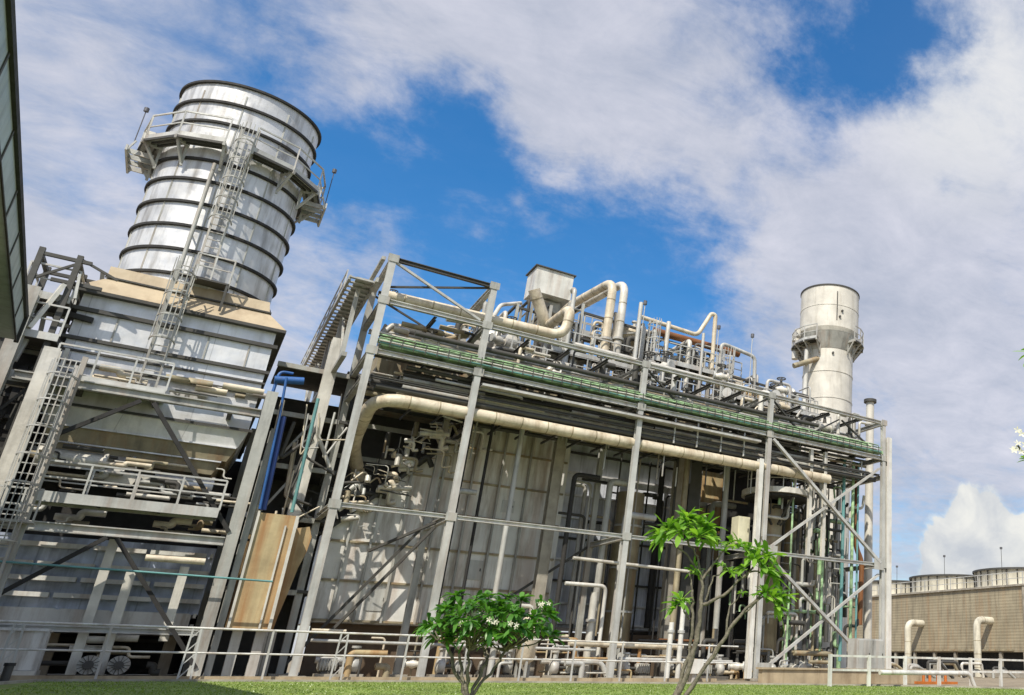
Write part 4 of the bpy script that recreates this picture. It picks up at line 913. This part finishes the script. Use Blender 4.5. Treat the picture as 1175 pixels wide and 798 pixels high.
#PART4
# ---- ground level equipment behind the fence
def pump(c,lab,mt='steel'):
    x,y,z=c; t=thing('pump',lab,'pump',c,'pumps standing behind the handrail')
    m=MB(); m.box(x-.8,y-.3,z,x+.8,y+.3,z+.18); m.build('base_plate',M['concrete'],t)
    m=MB(); m.tube([(x-.75,y,z+.5),(x-.7,y,z+.5),(x-.15,y,z+.5),(x-.1,y,z+.5)],[.15,.24,.24,.12],14)
    for k in range(6): m.bar((x-.68+k*.1,y-.26,z+.5),(x-.68+k*.1,y+.26,z+.5),.03,.4)
    m.build('motor',M[mt],t)
    m=MB(); m.cyl((x-.1,y,z+.5),(x+.25,y,z+.5),.07,8); m.build('shaft_guard',M['orange'] if mt=='navy' else M['dgrey'],t)
    m=MB(); m.tube([(x+.25,y,z+.5),(x+.3,y,z+.5),(x+.55,y,z+.5),(x+.6,y,z+.5)],[.12,.3,.3,.15],16); m.build('casing',M['galv'],t)
    m=MB(); m.tube([(x+.42,y,z+.75),(x+.42,y,z+1.15)],.1,10); m.cyl((x+.42,y,z+1.12),(x+.42,y,z+1.2),.17,12); m.build('outlet',M['galv'],t)
    m=MB(); m.box(x-.62,y-.2,z+.18,x-.22,y+.2,z+.27); m.box(x+.3,y-.15,z+.18,x+.52,y+.15,z+.25); m.parts('foot',M['dgrey'],t)
    return t
p0=pump((5.6,38.4,0),'grey electric pump on a concrete base, first right of the tall end column')
for x,y,l in ((9.6,38.6,'grey electric pump behind the bushy flowering tree'),(11.6,39.2,'grey electric pump just right of the bushy flowering tree'),(14.2,38.4,'grey electric pump midway between the two trees'),(17.6,38.6,'grey electric pump left of the leaning tree'),(21.9,38.8,'grey electric pump behind the leaning tree'),(26.0,39.0,'grey electric pump in the braced right bay'),(29.0,39.4,'grey electric pump nearest the right end of the rack')):
    dup(p0,(x,y,0),l,rz=rr.choice([0,math.pi]))
pipe('pipe','galv',[(4.4,38.0,1.35),(15.4,38.0,1.25)],.06,'low pipe along the rack foot behind the handrail, left half')
pipe('pipe','cream',[(14.5,38.9,1.55),(20.2,38.9,1.5)],.14,'thick cream pipe low at the rack foot, mid length')
pipe('pipe','white',[(13.2,38.6,.75),(16.0,38.6,.75),(16.3,38.6,.2)],.12,'low white pipe bending to the ground near the bushy tree')
pipe('pipe','galv',[(16.6,38.1,.9),(22.6,38.1,.85)],.09,'low grey pipe behind the leaning tree')
o=thing('flow_vessel','stubby cream insulated vessel with rounded cap beside the bushy tree','vessel',(12.4,38.2,0))
m=MB(); m.tube([(12.4,38.2,.6),(12.4,38.2,.8),(12.4,38.2,2.2),(12.4,38.2,2.5),(12.4,38.2,2.65)],[.15,.4,.4,.28,.05],18); m.build('shell',M['cream'],o)
m=MB(); 
for a in (.5,2.6,4.7): m.bar((12.4+.3*math.cos(a),38.2+.3*math.sin(a),0),(12.4+.3*math.cos(a),38.2+.3*math.sin(a),.9),.1)
m.build('leg',M['steel'],o)
m=MB(); m.tube([(12.4,38.2,2.6),(12.4,38.2,3.0),(11.9,38.2,3.0)],.09,10,.2); m.build('outlet',M['pale'],o)
o=thing('control_cabinet','grey pair of control cabinets at the rack foot near the right end column','cabinet',(28.4,35,0))
m=MB(); m.box(27.7,34.4,.5,29.5,35.2,2.1); m.build('housing',M['galv'],o)
for x in (27.74,28.63):
    m=MB(); m.box(x,34.37,.58,x+.83,34.397,2.02); d_=m.build('door',M['steel'],o); ORG[d_.name]=ORG[o.name]
    m=MB(); m.box(x+.7,34.34,1.2,x+.74,34.368,1.4); m.build('handle',M['dgrey'],d_)
m=MB(); m.box(27.6,34.3,0,29.6,35.3,.49); m.build('plinth',M['concrete'],o)
GL='low pipes crowded along the foot of the rack'
for k in range(90):
    x=rr.uniform(4.3,30); y=rr.uniform(37.6,41.5); z=rr.uniform(.25,1.9); L=rr.uniform(.5,2.6)
    ch=rr.random()
    if ch<.35: pts=[(x,y,z),(x+L,y,z)]
    elif ch<.7: pts=[(x,y,0),(x,y,z),(x+L*.5,y,z)]
    else: pts=[(x,y,z),(x+L*.4,y,z),(x+L*.4,y,0)]
    pipe('pipe',rr.choice(['pale','galv','cream','tan','dgrey','hopper','brownpipe','tan','dgrey']),pts,rr.choice([.04,.06,.09,.13]),'low pipe among the crowded pipework at the foot of the rack',group=GL,bend=.15,n=8)
# low wall at the right part
o=one('low_wall',M['tanwall'],'low tan concrete wall along the foot of the right half of the rack','wall',lambda m:(m.box(20.2,31.5,0,29.6,31.8,.58),m.box(20.1,31.42,.582,29.7,31.88,.66)))
o=one('low_wall',M['tanwall'],'low tan concrete kerb wall under the long handrail, left part','wall',lambda m:m.box(-6,34.95,0,20.0,35.15,.14))
m_=thing('junction_box','pale box on a short post behind the leaning tree trunk','box',(18.5,34.2,0))
m=MB(); m.box(18.1,34.0,.35,18.75,34.5,.95); m.build('housing',M['white'],m_)
m=MB(); m.box(18.3,34.1,0,18.5,34.4,.34); m.build('post',M['galv'],m_)
# ---- long double rail handrail (fence)
fn=thing('handrail_fence','long grey two rail handrail running past the whole plant','fence',(9,34.6,0))
yf=34.6
m=MB(); m.tube([(-7,yf,1.6),(20.8,yf,1.52)],.035,8); m.build('top_rail',M['white'],fn)
m=MB(); m.tube([(-7,yf,.85),(20.8,yf,.8)],.03,8); m.build('middle_rail',M['white'],fn)
x=-5.3; xs=[]
while x<21: xs.append(x); x+=2.05
for i,x in enumerate(xs):
    m=MB()
    if i%2==1 and x<9: # trestle posts: a pair with a lattice
        m.bar((x-.13,yf,0),(x-.08,yf,1.6),.05); m.bar((x+.2,yf,0),(x+.12,yf,1.6),.05)
        for k in range(4): m.bar((x-.11,yf,.1+k*.38),(x+.16,yf,.1+(k+1)*.37),.03)
    else: m.bar((x,yf,.02),(x,yf,1.6),.06)
    m.build('post',M['galv'],fn)
fr=thing('handrail_fence','pale thick posted handrail at the right, in front of the brown cooling tower','fence',(30,27,0))
yy=27.0
for i in range(11):
    x=20.4+i*1.95; m=MB(); m.box(x-.06,yy-.06,0,x+.06,yy+.06,1.2); m.build('post',M['white'],fr)
for z in (1.14,.62):
    m=MB()
    for i in range(10): m.bar((20.5+i*1.95,yy,z),(22.25+i*1.95,yy,z),.07,.08)
    m.build('rail',M['white'],fr)
pipe('pipe','white',[(22.5,26.5,.55),(27.6,26.5,.55),(27.9,26.5,.0)],.09,'low white pipe along the right handrail bending into the ground',bend=.25)
o=thing('valve_skid','small orange skid of pipes behind the right handrail','skid',(27.5,29,0))
m=MB(); m.box(27.2,28.8,.05,29.2,29.6,.16); m.build('base_frame',M['orange'],o)
for x in (27.4,27.8,28.3,28.8):
    m=MB(); m.tube([(x,29.2,.1),(x,29.2,.5),(x+.25,29.2,.5)],.07,8,.1); m.build('stub_pipe',M['orange'],o)
# ---- slender tan chimney to the right
a2=R(53.7); c2=(60*math.cos(a2),60*math.sin(a2))
s2=chimney('chimney','tan round chimney rising behind the right part of the rack',c2,1.93,0,28.6,[28.55],'tanstack',rtop=2.32,zc=24.7,rin=.06)
for z in (26.9,):
    m=MB(); m.lathe((c2[0],c2[1],z),[(2.33,-.03),(2.345,-.03),(2.345,.03),(2.33,.03)],56,smooth=False); m.build('band',M['tanstack'],s2)
for z in (19.5,21.6,23.6):
    m=MB(); m.lathe((c2[0],c2[1],z),[(1.94,-.03),(1.965,-.03),(1.965,.03),(1.94,.03)],56,smooth=False); m.build('band',M['tanstack'],s2)
m=MB(); m.lathe((c2[0],c2[1],24.3),[(1.93,-.9),(1.99,-.8),(2.28,.35),(2.33,.45)],56); m.build('collar',M['steel'],s2)
for (dx,dz) in ((.75,26.4),(.6,25.9),(.3,23.0)):
    n2_=Vector((-math.cos(a2)+dx*.6*math.sin(a2),-math.sin(a2)-dx*.6*math.cos(a2),0)).normalized(); rr_=2.32 if dz>25.2 else 1.95
    m=MB(); p=Vector((c2[0],c2[1],dz))+n2_*rr_; m.cyl(p-n2_*.1,p+n2_*.12,.09,10); m.build('port',M['dgrey'],s2)
m=MB(); n2_=Vector((-math.cos(a2)+.25*math.sin(a2),-math.sin(a2)-.25*math.cos(a2),0)).normalized(); p=Vector((c2[0],c2[1],0))+n2_*2.35
m.bar((p.x,p.y,25.6),(p.x,p.y,28.0),.05); m.build('stain_strip',M['dgrey'],s2)
w2=ring_walk(c2,2.0,2.9,23.9,'chimney_walkway','partial ring walkway bolted to the tan right chimney',n=9,a0=20,a1=215)
w3=ring_walk(c2,2.0,2.75,24.2,'chimney_walkway','short balcony on the right side of the tan right chimney',n=4,a0=-80,a1=-5)
m=MB()
for a,z,s_ in ((135,25.1,.35),(165,24.9,.3),(120,25.8,.28),(150,23.3,.3)):
    x,y=c2[0]+2.6*math.cos(R(a)),c2[1]+2.6*math.sin(R(a)); m.cyl((x,y,z-s_),(x,y,z+s_),s_*.9,10)
m.parts('equipment_drum',M['pale'],w2)
pipe('pipe','hopper',[(c2[0]-3.6,c2[1]-.6,21.6),(c2[0]-1.6,c2[1]-.9,22.6)],.2,'sloping brown duct pipe meeting the tan right chimney',n=14)
pipe('pipe','white',[(c2[0]-2.35,c2[1]-.4,14),(c2[0]-2.35,c2[1]-.4,23.3)],.16,'white downpipe fixed to the left of the tan right chimney')
# vent stack
v=thing('vent_stack','slim tan vent stack with flanged cap behind the right end of the rack','vent stack',(34.7,42,0))
m=MB(); m.cyl((34.6,42,0),(34.6,42,18.0),.28,18); m.build('pipe_body',M['tanstack'],v)
m=MB(); m.cyl((34.6,42,17.95),(34.6,42,18.15),.45,18); m.build('cap_flange',M['dgrey'],v)
m=MB(); m.cyl((34.6,42,16.3),(34.6,42,16.4),.36,18); m.build('flange',M['steel'],v)
# ---- cooling tower
ct=thing('cooling_tower','long brown ribbed cooling tower with fan cylinders on its deck','cooling tower',(66,62,0))
m=MB(); m.box(60,50.6,2.15,72,84,7.85); m.build('siding_wall',M['ct'],ct)
m=MB(); m.box(59.8,50.4,7.852,72.2,84.2,8.02); m.build('deck_edge',M['concrete'],ct)
m=MB(); m.box(61.2,51.2,.6,71,83.5,2.14); m.build('air_inlet',M['black'],ct)
m=MB(); m.box(59.3,50.0,0,72.6,84.6,.6); m.build('basin_wall',M['concrete'],ct)
for y in [50.8+i*2.9 for i in range(12)]:
    m=MB(); m.box(60.0,y-.14,.602,60.3,y+.14,2.13); m.build('leg',M['concrete'],ct)
m=MB(); m.bar((59.95,50.55,2.2),(59.95,50.55,7.85),.16); m.build('corner_trim',M['concrete'],ct)
for z in (3.4,):
    m=MB(); m.box(59.86,52,z-1.15,59.94,82,z-1.0); m.build('drip_edge',M['hopper'],ct)
for yc_ in (56.4,66.0,75.6):
    m=MB(); m.lathe((66,yc_,8.02),[(4.35,0),(4.2,.5),(4.25,1.7),(4.36,1.9),(4.25,1.9),(4.1,.3)],56); f_=m.build('fan_cylinder',M['fan'],ct); ORG[f_.name]=ORG[ct.name]
    m=MB(); 
    for k in range(26):
        a=2*math.pi*k/26; m.bar((66+4.3*math.cos(a),yc_+4.3*math.sin(a),8.4),(66+4.33*math.cos(a),yc_+4.33*math.sin(a),9.85),.09,.07)
    m.lathe((66,yc_,9.85),[(4.37,-.08),(4.46,-.08),(4.46,.1),(4.37,.1)],56,smooth=False); m.build('rib',M['dgrey'],f_)
m=MB(); m.rail([(60,84,8.02),(60,50.6,8.02),(72,50.6,8.02)],1.1,1.9,.035); m.build('handrail',M['galv'],ct)
for y,z,l in ((70.2,11.1,'thin lamp mast on the cooling tower deck beside the grey end column'),(62.7,11.6,'thin lamp mast on the cooling tower deck between the fan cylinders'),(54.8,11.7,'thin lamp mast on the cooling tower deck nearest the right edge')):
    t=thing('lamp_mast',l,'lamp',(62,y,8.0)); m=MB(); m.cyl((62,y,8.02),(62,y,z),.025,6); m.build('mast',M['dgrey'],t)
    m=MB(); m.cyl((62,y,z),(62,y,z+.2),.13,10); m.build('lamp_head',M['lamp'],t)
for y,l in ((64.0,'cream riser pipe elbowing into the cooling tower wall, left of two'),(54.6,'cream riser pipe elbowing into the cooling tower wall, right of two')):
    pipe('riser_pipe','fan',[(58,y,0),(58,y,4.9),(60.1,y,4.9)],.34,l,bend=.7,n=20)
rb=thing('equipment_rail','low dark pipework cluster at the foot of the cooling tower','pipework',(50,48,0))
for k in range(14):
    x=rr.uniform(44,56); y=rr.uniform(44,58); m=MB(); h=rr.uniform(.5,1.3); m.tube([(x,y,0),(x,y,h),(x+rr.uniform(.5,2.5),y,h),(x+2.6,y,0)],.12,8,.2); m.build('stub_pipe',M[rr.choice(['pale','hopper','dgrey','steel'])],rb)

# ================================================================== TREES (frangipani)
def leaf(m,base,d,L,w_,droop,rg_):
    d=d.normalized(); side=d.cross(Vector((0,0,1)))
    if side.length<.05: side=Vector((1,0,0))
    side.normalize(); up=side.cross(d).normalized(); side=(side+up*rg_.uniform(-.5,.5)).normalized()
    V_=[];F_=[]; sh=[(.0,.10),(.25,.55),(.5,.95),(.75,1.),(.92,.5),(1.,.0)]
    for i,(t,ww) in enumerate(sh):
        p=base+d*(L*t)+Vector((0,0,-droop*L*t*t))
        f=up*(.12*w_*ww)
        V_+=[p-side*(w_*ww/2)+f,p,p+side*(w_*ww/2)+f]
    for i in range(len(sh)-1):
        a=3*i; F_+=[(a,a+1,a+4,a+3),(a+1,a+2,a+5,a+4)]
    m.add(V_,F_,True)
def rosette(m,c,ax_,rg_,n=16,L=.26,w_=.075):
    ax_=ax_.normalized(); u=ax_.orthogonal().normalized(); v_=ax_.cross(u)
    for i in range(n):
        a=i*2.399+rg_.uniform(-.3,.3); el=rg_.uniform(.0,1.05)
        d=(u*math.cos(a)+v_*math.sin(a))*math.cos(el)+ax_*math.sin(el)
        leaf(m,Vector(c)-ax_*rg_.uniform(0,.07)*L/.26,d,L*rg_.uniform(.45,1.15),w_*rg_.uniform(.65,1.2),rg_.uniform(.0,.7),rg_)
def flower(m,c,ax_,s_=.027):
    ax_=Vector(ax_).normalized(); u=ax_.orthogonal().normalized(); v_=ax_.cross(u)
    for k in range(5):
        a=k*1.2566; d=u*math.cos(a)+v_*math.sin(a); e=u*math.cos(a+1.3)+v_*math.sin(a+1.3); c_=Vector(c)
        m.add([c_,c_+d*s_*.6+e*s_*.35+ax_*s_*.2,c_+d*s_*1.4+ax_*s_*.25,c_+d*s_*.8-e*s_*.3+ax_*s_*.1],[(0,1,2,3)])
def tree(name,label,base,segs,tips,leafm,rgs,nl=16,L=.26,w_=.075,flowers=0):
    rg_=random.Random(rgs); t=thing(name,label,'tree',base)
    m=MB()
    for pts,r0,r1 in segs:
        # smooth crooked limbs
        P=[Vector(base)+Vector(p) for p in pts]; Q=[]
        for i in range(len(P)-1):
            for j in range(4):
                q=P[i].lerp(P[i+1],j/4); 
                if j: q+=Vector((rg_.uniform(-1,1),rg_.uniform(-1,1),rg_.uniform(-1,1)))*.018
                Q.append(q)
        Q.append(P[-1]); n=len(Q); m.tube(Q,[(r0+(r1-r0)*i/(n-1))*(1+.16*rg_.uniform(-1,1)) for i in range(n)],8)
    m.build('trunk',M['bark'],t)
    m=MB()
    for c,ax_,sc in tips: rosette(m,Vector(base)+Vector(c),Vector(ax_),rg_,int(nl*min(1.2,sc)),L*sc,w_*sc)
    m.build('crown',M[leafm],t)
    for k in range(flowers):
        c,ax_,sc=sorted(tips,key=lambda q:q[0][2]+q[0][1]*1.2+(k%3)*.0)[(k*3)%20]; m=MB()
        for j in range(4): flower(m,Vector(base)+Vector(c)+Vector(ax_).normalized()*.14+Vector((rg_.uniform(-.06,.06),rg_.uniform(-.06,.02),rg_.uniform(-.04,.04))),(rg_.uniform(-.6,.3),-1,rg_.uniform(0,.8)))
        m.build('blossom',M['petal'],t)
    return t
# bushy flowering tree: dense dome
rgt=random.Random(21); B=Vector((2.98,11.0,0.0))
tips=[];segs=[]
cen=Vector((0.14,0,1.14))
segs.append(([(0.02,0,0),(0.0,0,.25),(0,0,.40)],.034,.028))
for k in range(58):
    a=k*2.399; zf=(k+.5)/58; el=(1-zf*1.15); rxy=math.sqrt(max(0,1-el*el)); 
    rad=Vector((.66*math.cos(a)*rxy,.58*math.sin(a)*rxy,.40*el))
    c=cen+rad*rgt.uniform(.68,1.2)
    if c.z<.86: c.z=.86+rgt.uniform(0,.18)
    ax_=Vector((rad.x,rad.y,rad.z+.5)).normalized(); tips.append((tuple(c),tuple(ax_),rgt.uniform(.7,1.0)))
for k in range(22):
    c=cen+Vector((rgt.uniform(-.5,.5),rgt.uniform(-.4,.4),rgt.uniform(-.15,.3))); tips.append((tuple(c),(rgt.uniform(-.4,.4),rgt.uniform(-.5,.2),1),.8))
forks=[(-.18,0,.85),(.16,.05,.8),(-.1,-.08,.9),(.36,.05,.9),(-.3,.1,.95)]
for f_ in forks: segs.append(([(0,0,.37),tuple((Vector((0,0,.4))+Vector(f_))/2+Vector((f_[0]*.12,0,-.02))),tuple(f_)],.022,.015))
for i,(c,ax_,s_) in enumerate(tips):
    f_=min(forks,key=lambda q:(Vector(q)-Vector(c)).length); segs.append(([tuple(f_),tuple((Vector(f_)+Vector(c))/2-Vector((0,0,.03))),c],.011,.008))
tree('frangipani_tree','bushy round frangipani tree with white blossoms and a forked slim trunk',tuple(B),segs,tips,'leafd',4,nl=23,L=.20,w_=.066,flowers=5)
# sparse leaning tree; positions in metres in the tree's own plane facing the camera
B2=Vector((5.73,11.09,0.0)); ux=Vector((.55,-.28,0)).normalized()
def tp(px,py,dep=0.):   # px, py in photo pixels relative to the root, at 72 px per metre
    s_=1/74.; return tuple(ux*((px-790)*s_)+Vector((0,0,(822-py)*s_))+Vector((.3,.95,0))*dep)
S2=[([tp(775,822),tp(797,780),tp(806,740),tp(808,705)],.045,.03),([tp(780,822),tp(806,785),tp(830,745),tp(850,715),tp(872,690)],.036,.018),
    ([tp(772,822),tp(790,790),tp(800,755),tp(800,715),tp(797,690)],.032,.018),
    ([tp(808,705),tp(830,695),tp(850,675),tp(868,655)],.026,.012),([tp(808,705),tp(806,680),tp(800,655),tp(788,640)],.026,.012),([tp(806,680),tp(822,655),tp(835,640),tp(845,640)],.018,.010),
    ([tp(800,668),tp(790,655),tp(775,645),tp(762,630)],.016,.010),([tp(797,690),tp(792,672),tp(796,665)],.014,.009),([tp(797,720),tp(790,712),tp(786,700)],.014,.009),
    ([tp(812,700),tp(818,675),tp(835,668)],.014,.009),([tp(820,762),tp(836,735),tp(838,705),tp(850,690)],.02,.010),([tp(852,712),tp(872,695),tp(886,697)],.016,.010),([tp(850,675),tp(862,668),tp(880,672)],.014,.009),
    ([tp(788,640),tp(786,620),tp(784,610)],.013,.009),([tp(788,640),tp(800,625),tp(808,618)],.013,.009),([tp(868,655),tp(872,640),tp(868,630)],.013,.009)]
T2=[(tp(784,612),(-.1,0,1),1.1),(tp(806,620),(.4,-.1,1),1.0),(tp(764,628),(-.7,-.2,.6),1.0),(tp(778,628,-.1),(-.2,-.5,1),1.0),(tp(798,632,-.15),(.2,-.4,.8),1.0),(tp(790,618,.15),(0,.4,1),.9),(tp(812,632),(.6,0,.6),.8),(tp(770,622,.1),(-.4,.4,.8),.9),(tp(758,636),(-.8,0,.2),.75),
    (tp(845,640),(.3,-.2,1),.8),(tp(836,636,.1),(-.2,.2,1),.7),(tp(854,645),(.5,0,.8),.7),(tp(866,640,.1),(.1,.2,1),.85),(tp(876,650),(.6,-.1,.8),.9),(tp(860,655,-.1),(-.1,-.5,.8),.95),(tp(870,664,-.1),(.3,-.5,.6),.9),(tp(882,668),(.7,0,.5),.95),(tp(852,662,.1),(-.5,.1,.6),.7),
    (tp(884,694),(.5,-.2,.8),.95),(tp(872,690,-.1),(-.2,-.4,.8),.85),(tp(896,692,.1),(.8,.2,.5),.9),(tp(890,704),(.6,-.3,.2),.8),
    (tp(797,667),(-.3,-.2,1),.6),(tp(804,672,.1),(.3,.1,1),.5),(tp(786,700),(-.3,-.2,1),.8),(tp(778,708),(-.7,0,.4),.65),(tp(836,668),(.2,-.2,1),.6),(tp(826,662),(-.2,0,1),.5),(tp(850,690),(.3,-.1,1),.45),(tp(828,646),(0,0,1),.5)]
tree('frangipani_tree','sparse leaning frangipani tree with several bare crooked stems and bright leaf tufts',tuple(B2),S2,T2,'leafl',9,nl=28,L=.34,w_=.078)
# third tree mostly beyond the right edge
B3=Vector((8.75,6.0,0))
S3=[([(0,0,0),(-.3,0,1.2),(-.5,.05,2.0)],.06,.045),([(-.5,.05,2.0),(-.8,0,2.4),(-1.38,0,3.05)],.035,.018),([(-.5,.05,2.0),(-.4,0,2.9),(-.45,.1,3.8)],.035,.02),([(-.45,.1,3.8),(-.8,.05,4.1),(-1.18,0,4.42)],.02,.012)]
T3=[((-1.42,0,3.08),(-.5,0,1),.9),((-.45,.1,3.85),(0,0,1),1.2),((-1.2,0,4.45),(-.4,0,1),1.0),((-.2,.1,3.4),(.3,0,1),1.2)]
t3=tree('frangipani_tree','frangipani tree mostly beyond the right edge with only twig tips showing',tuple(B3),S3,T3,'leafl',13,nl=16)
m=MB()
rf=random.Random(3)
for j in range(12): flower(m,Vector(B3)+Vector((-1.62+rf.uniform(-.12,.2),rf.uniform(-.1,.1),3.02+rf.uniform(-.02,.34))),(-.5,-1,rf.uniform(-.2,.8)),.04)
m.build('blossom',M['petal'],t3)
m=MB(); m.tube([Vector(B3)+Vector((-1.3,0,2.95)),Vector(B3)+Vector((-1.6,0,3.2))],.012,6); m.build('twig',M['bark'],t3)
# yucca-like low plants at far left bottom
o=thing('bollard','dark short bollard at the very bottom left corner','bollard',(-2.9,32.6,0))
m=MB(); m.cyl((-2.95,32.6,0),(-2.95,32.6,.42),.1,14); m.build('post',M['dgrey'],o)
m=MB(); m.cyl((-2.95,32.6,.42),(-2.95,32.6,.5),.12,14); m.build('cap',M['black'],o)

flush_deferred(232)
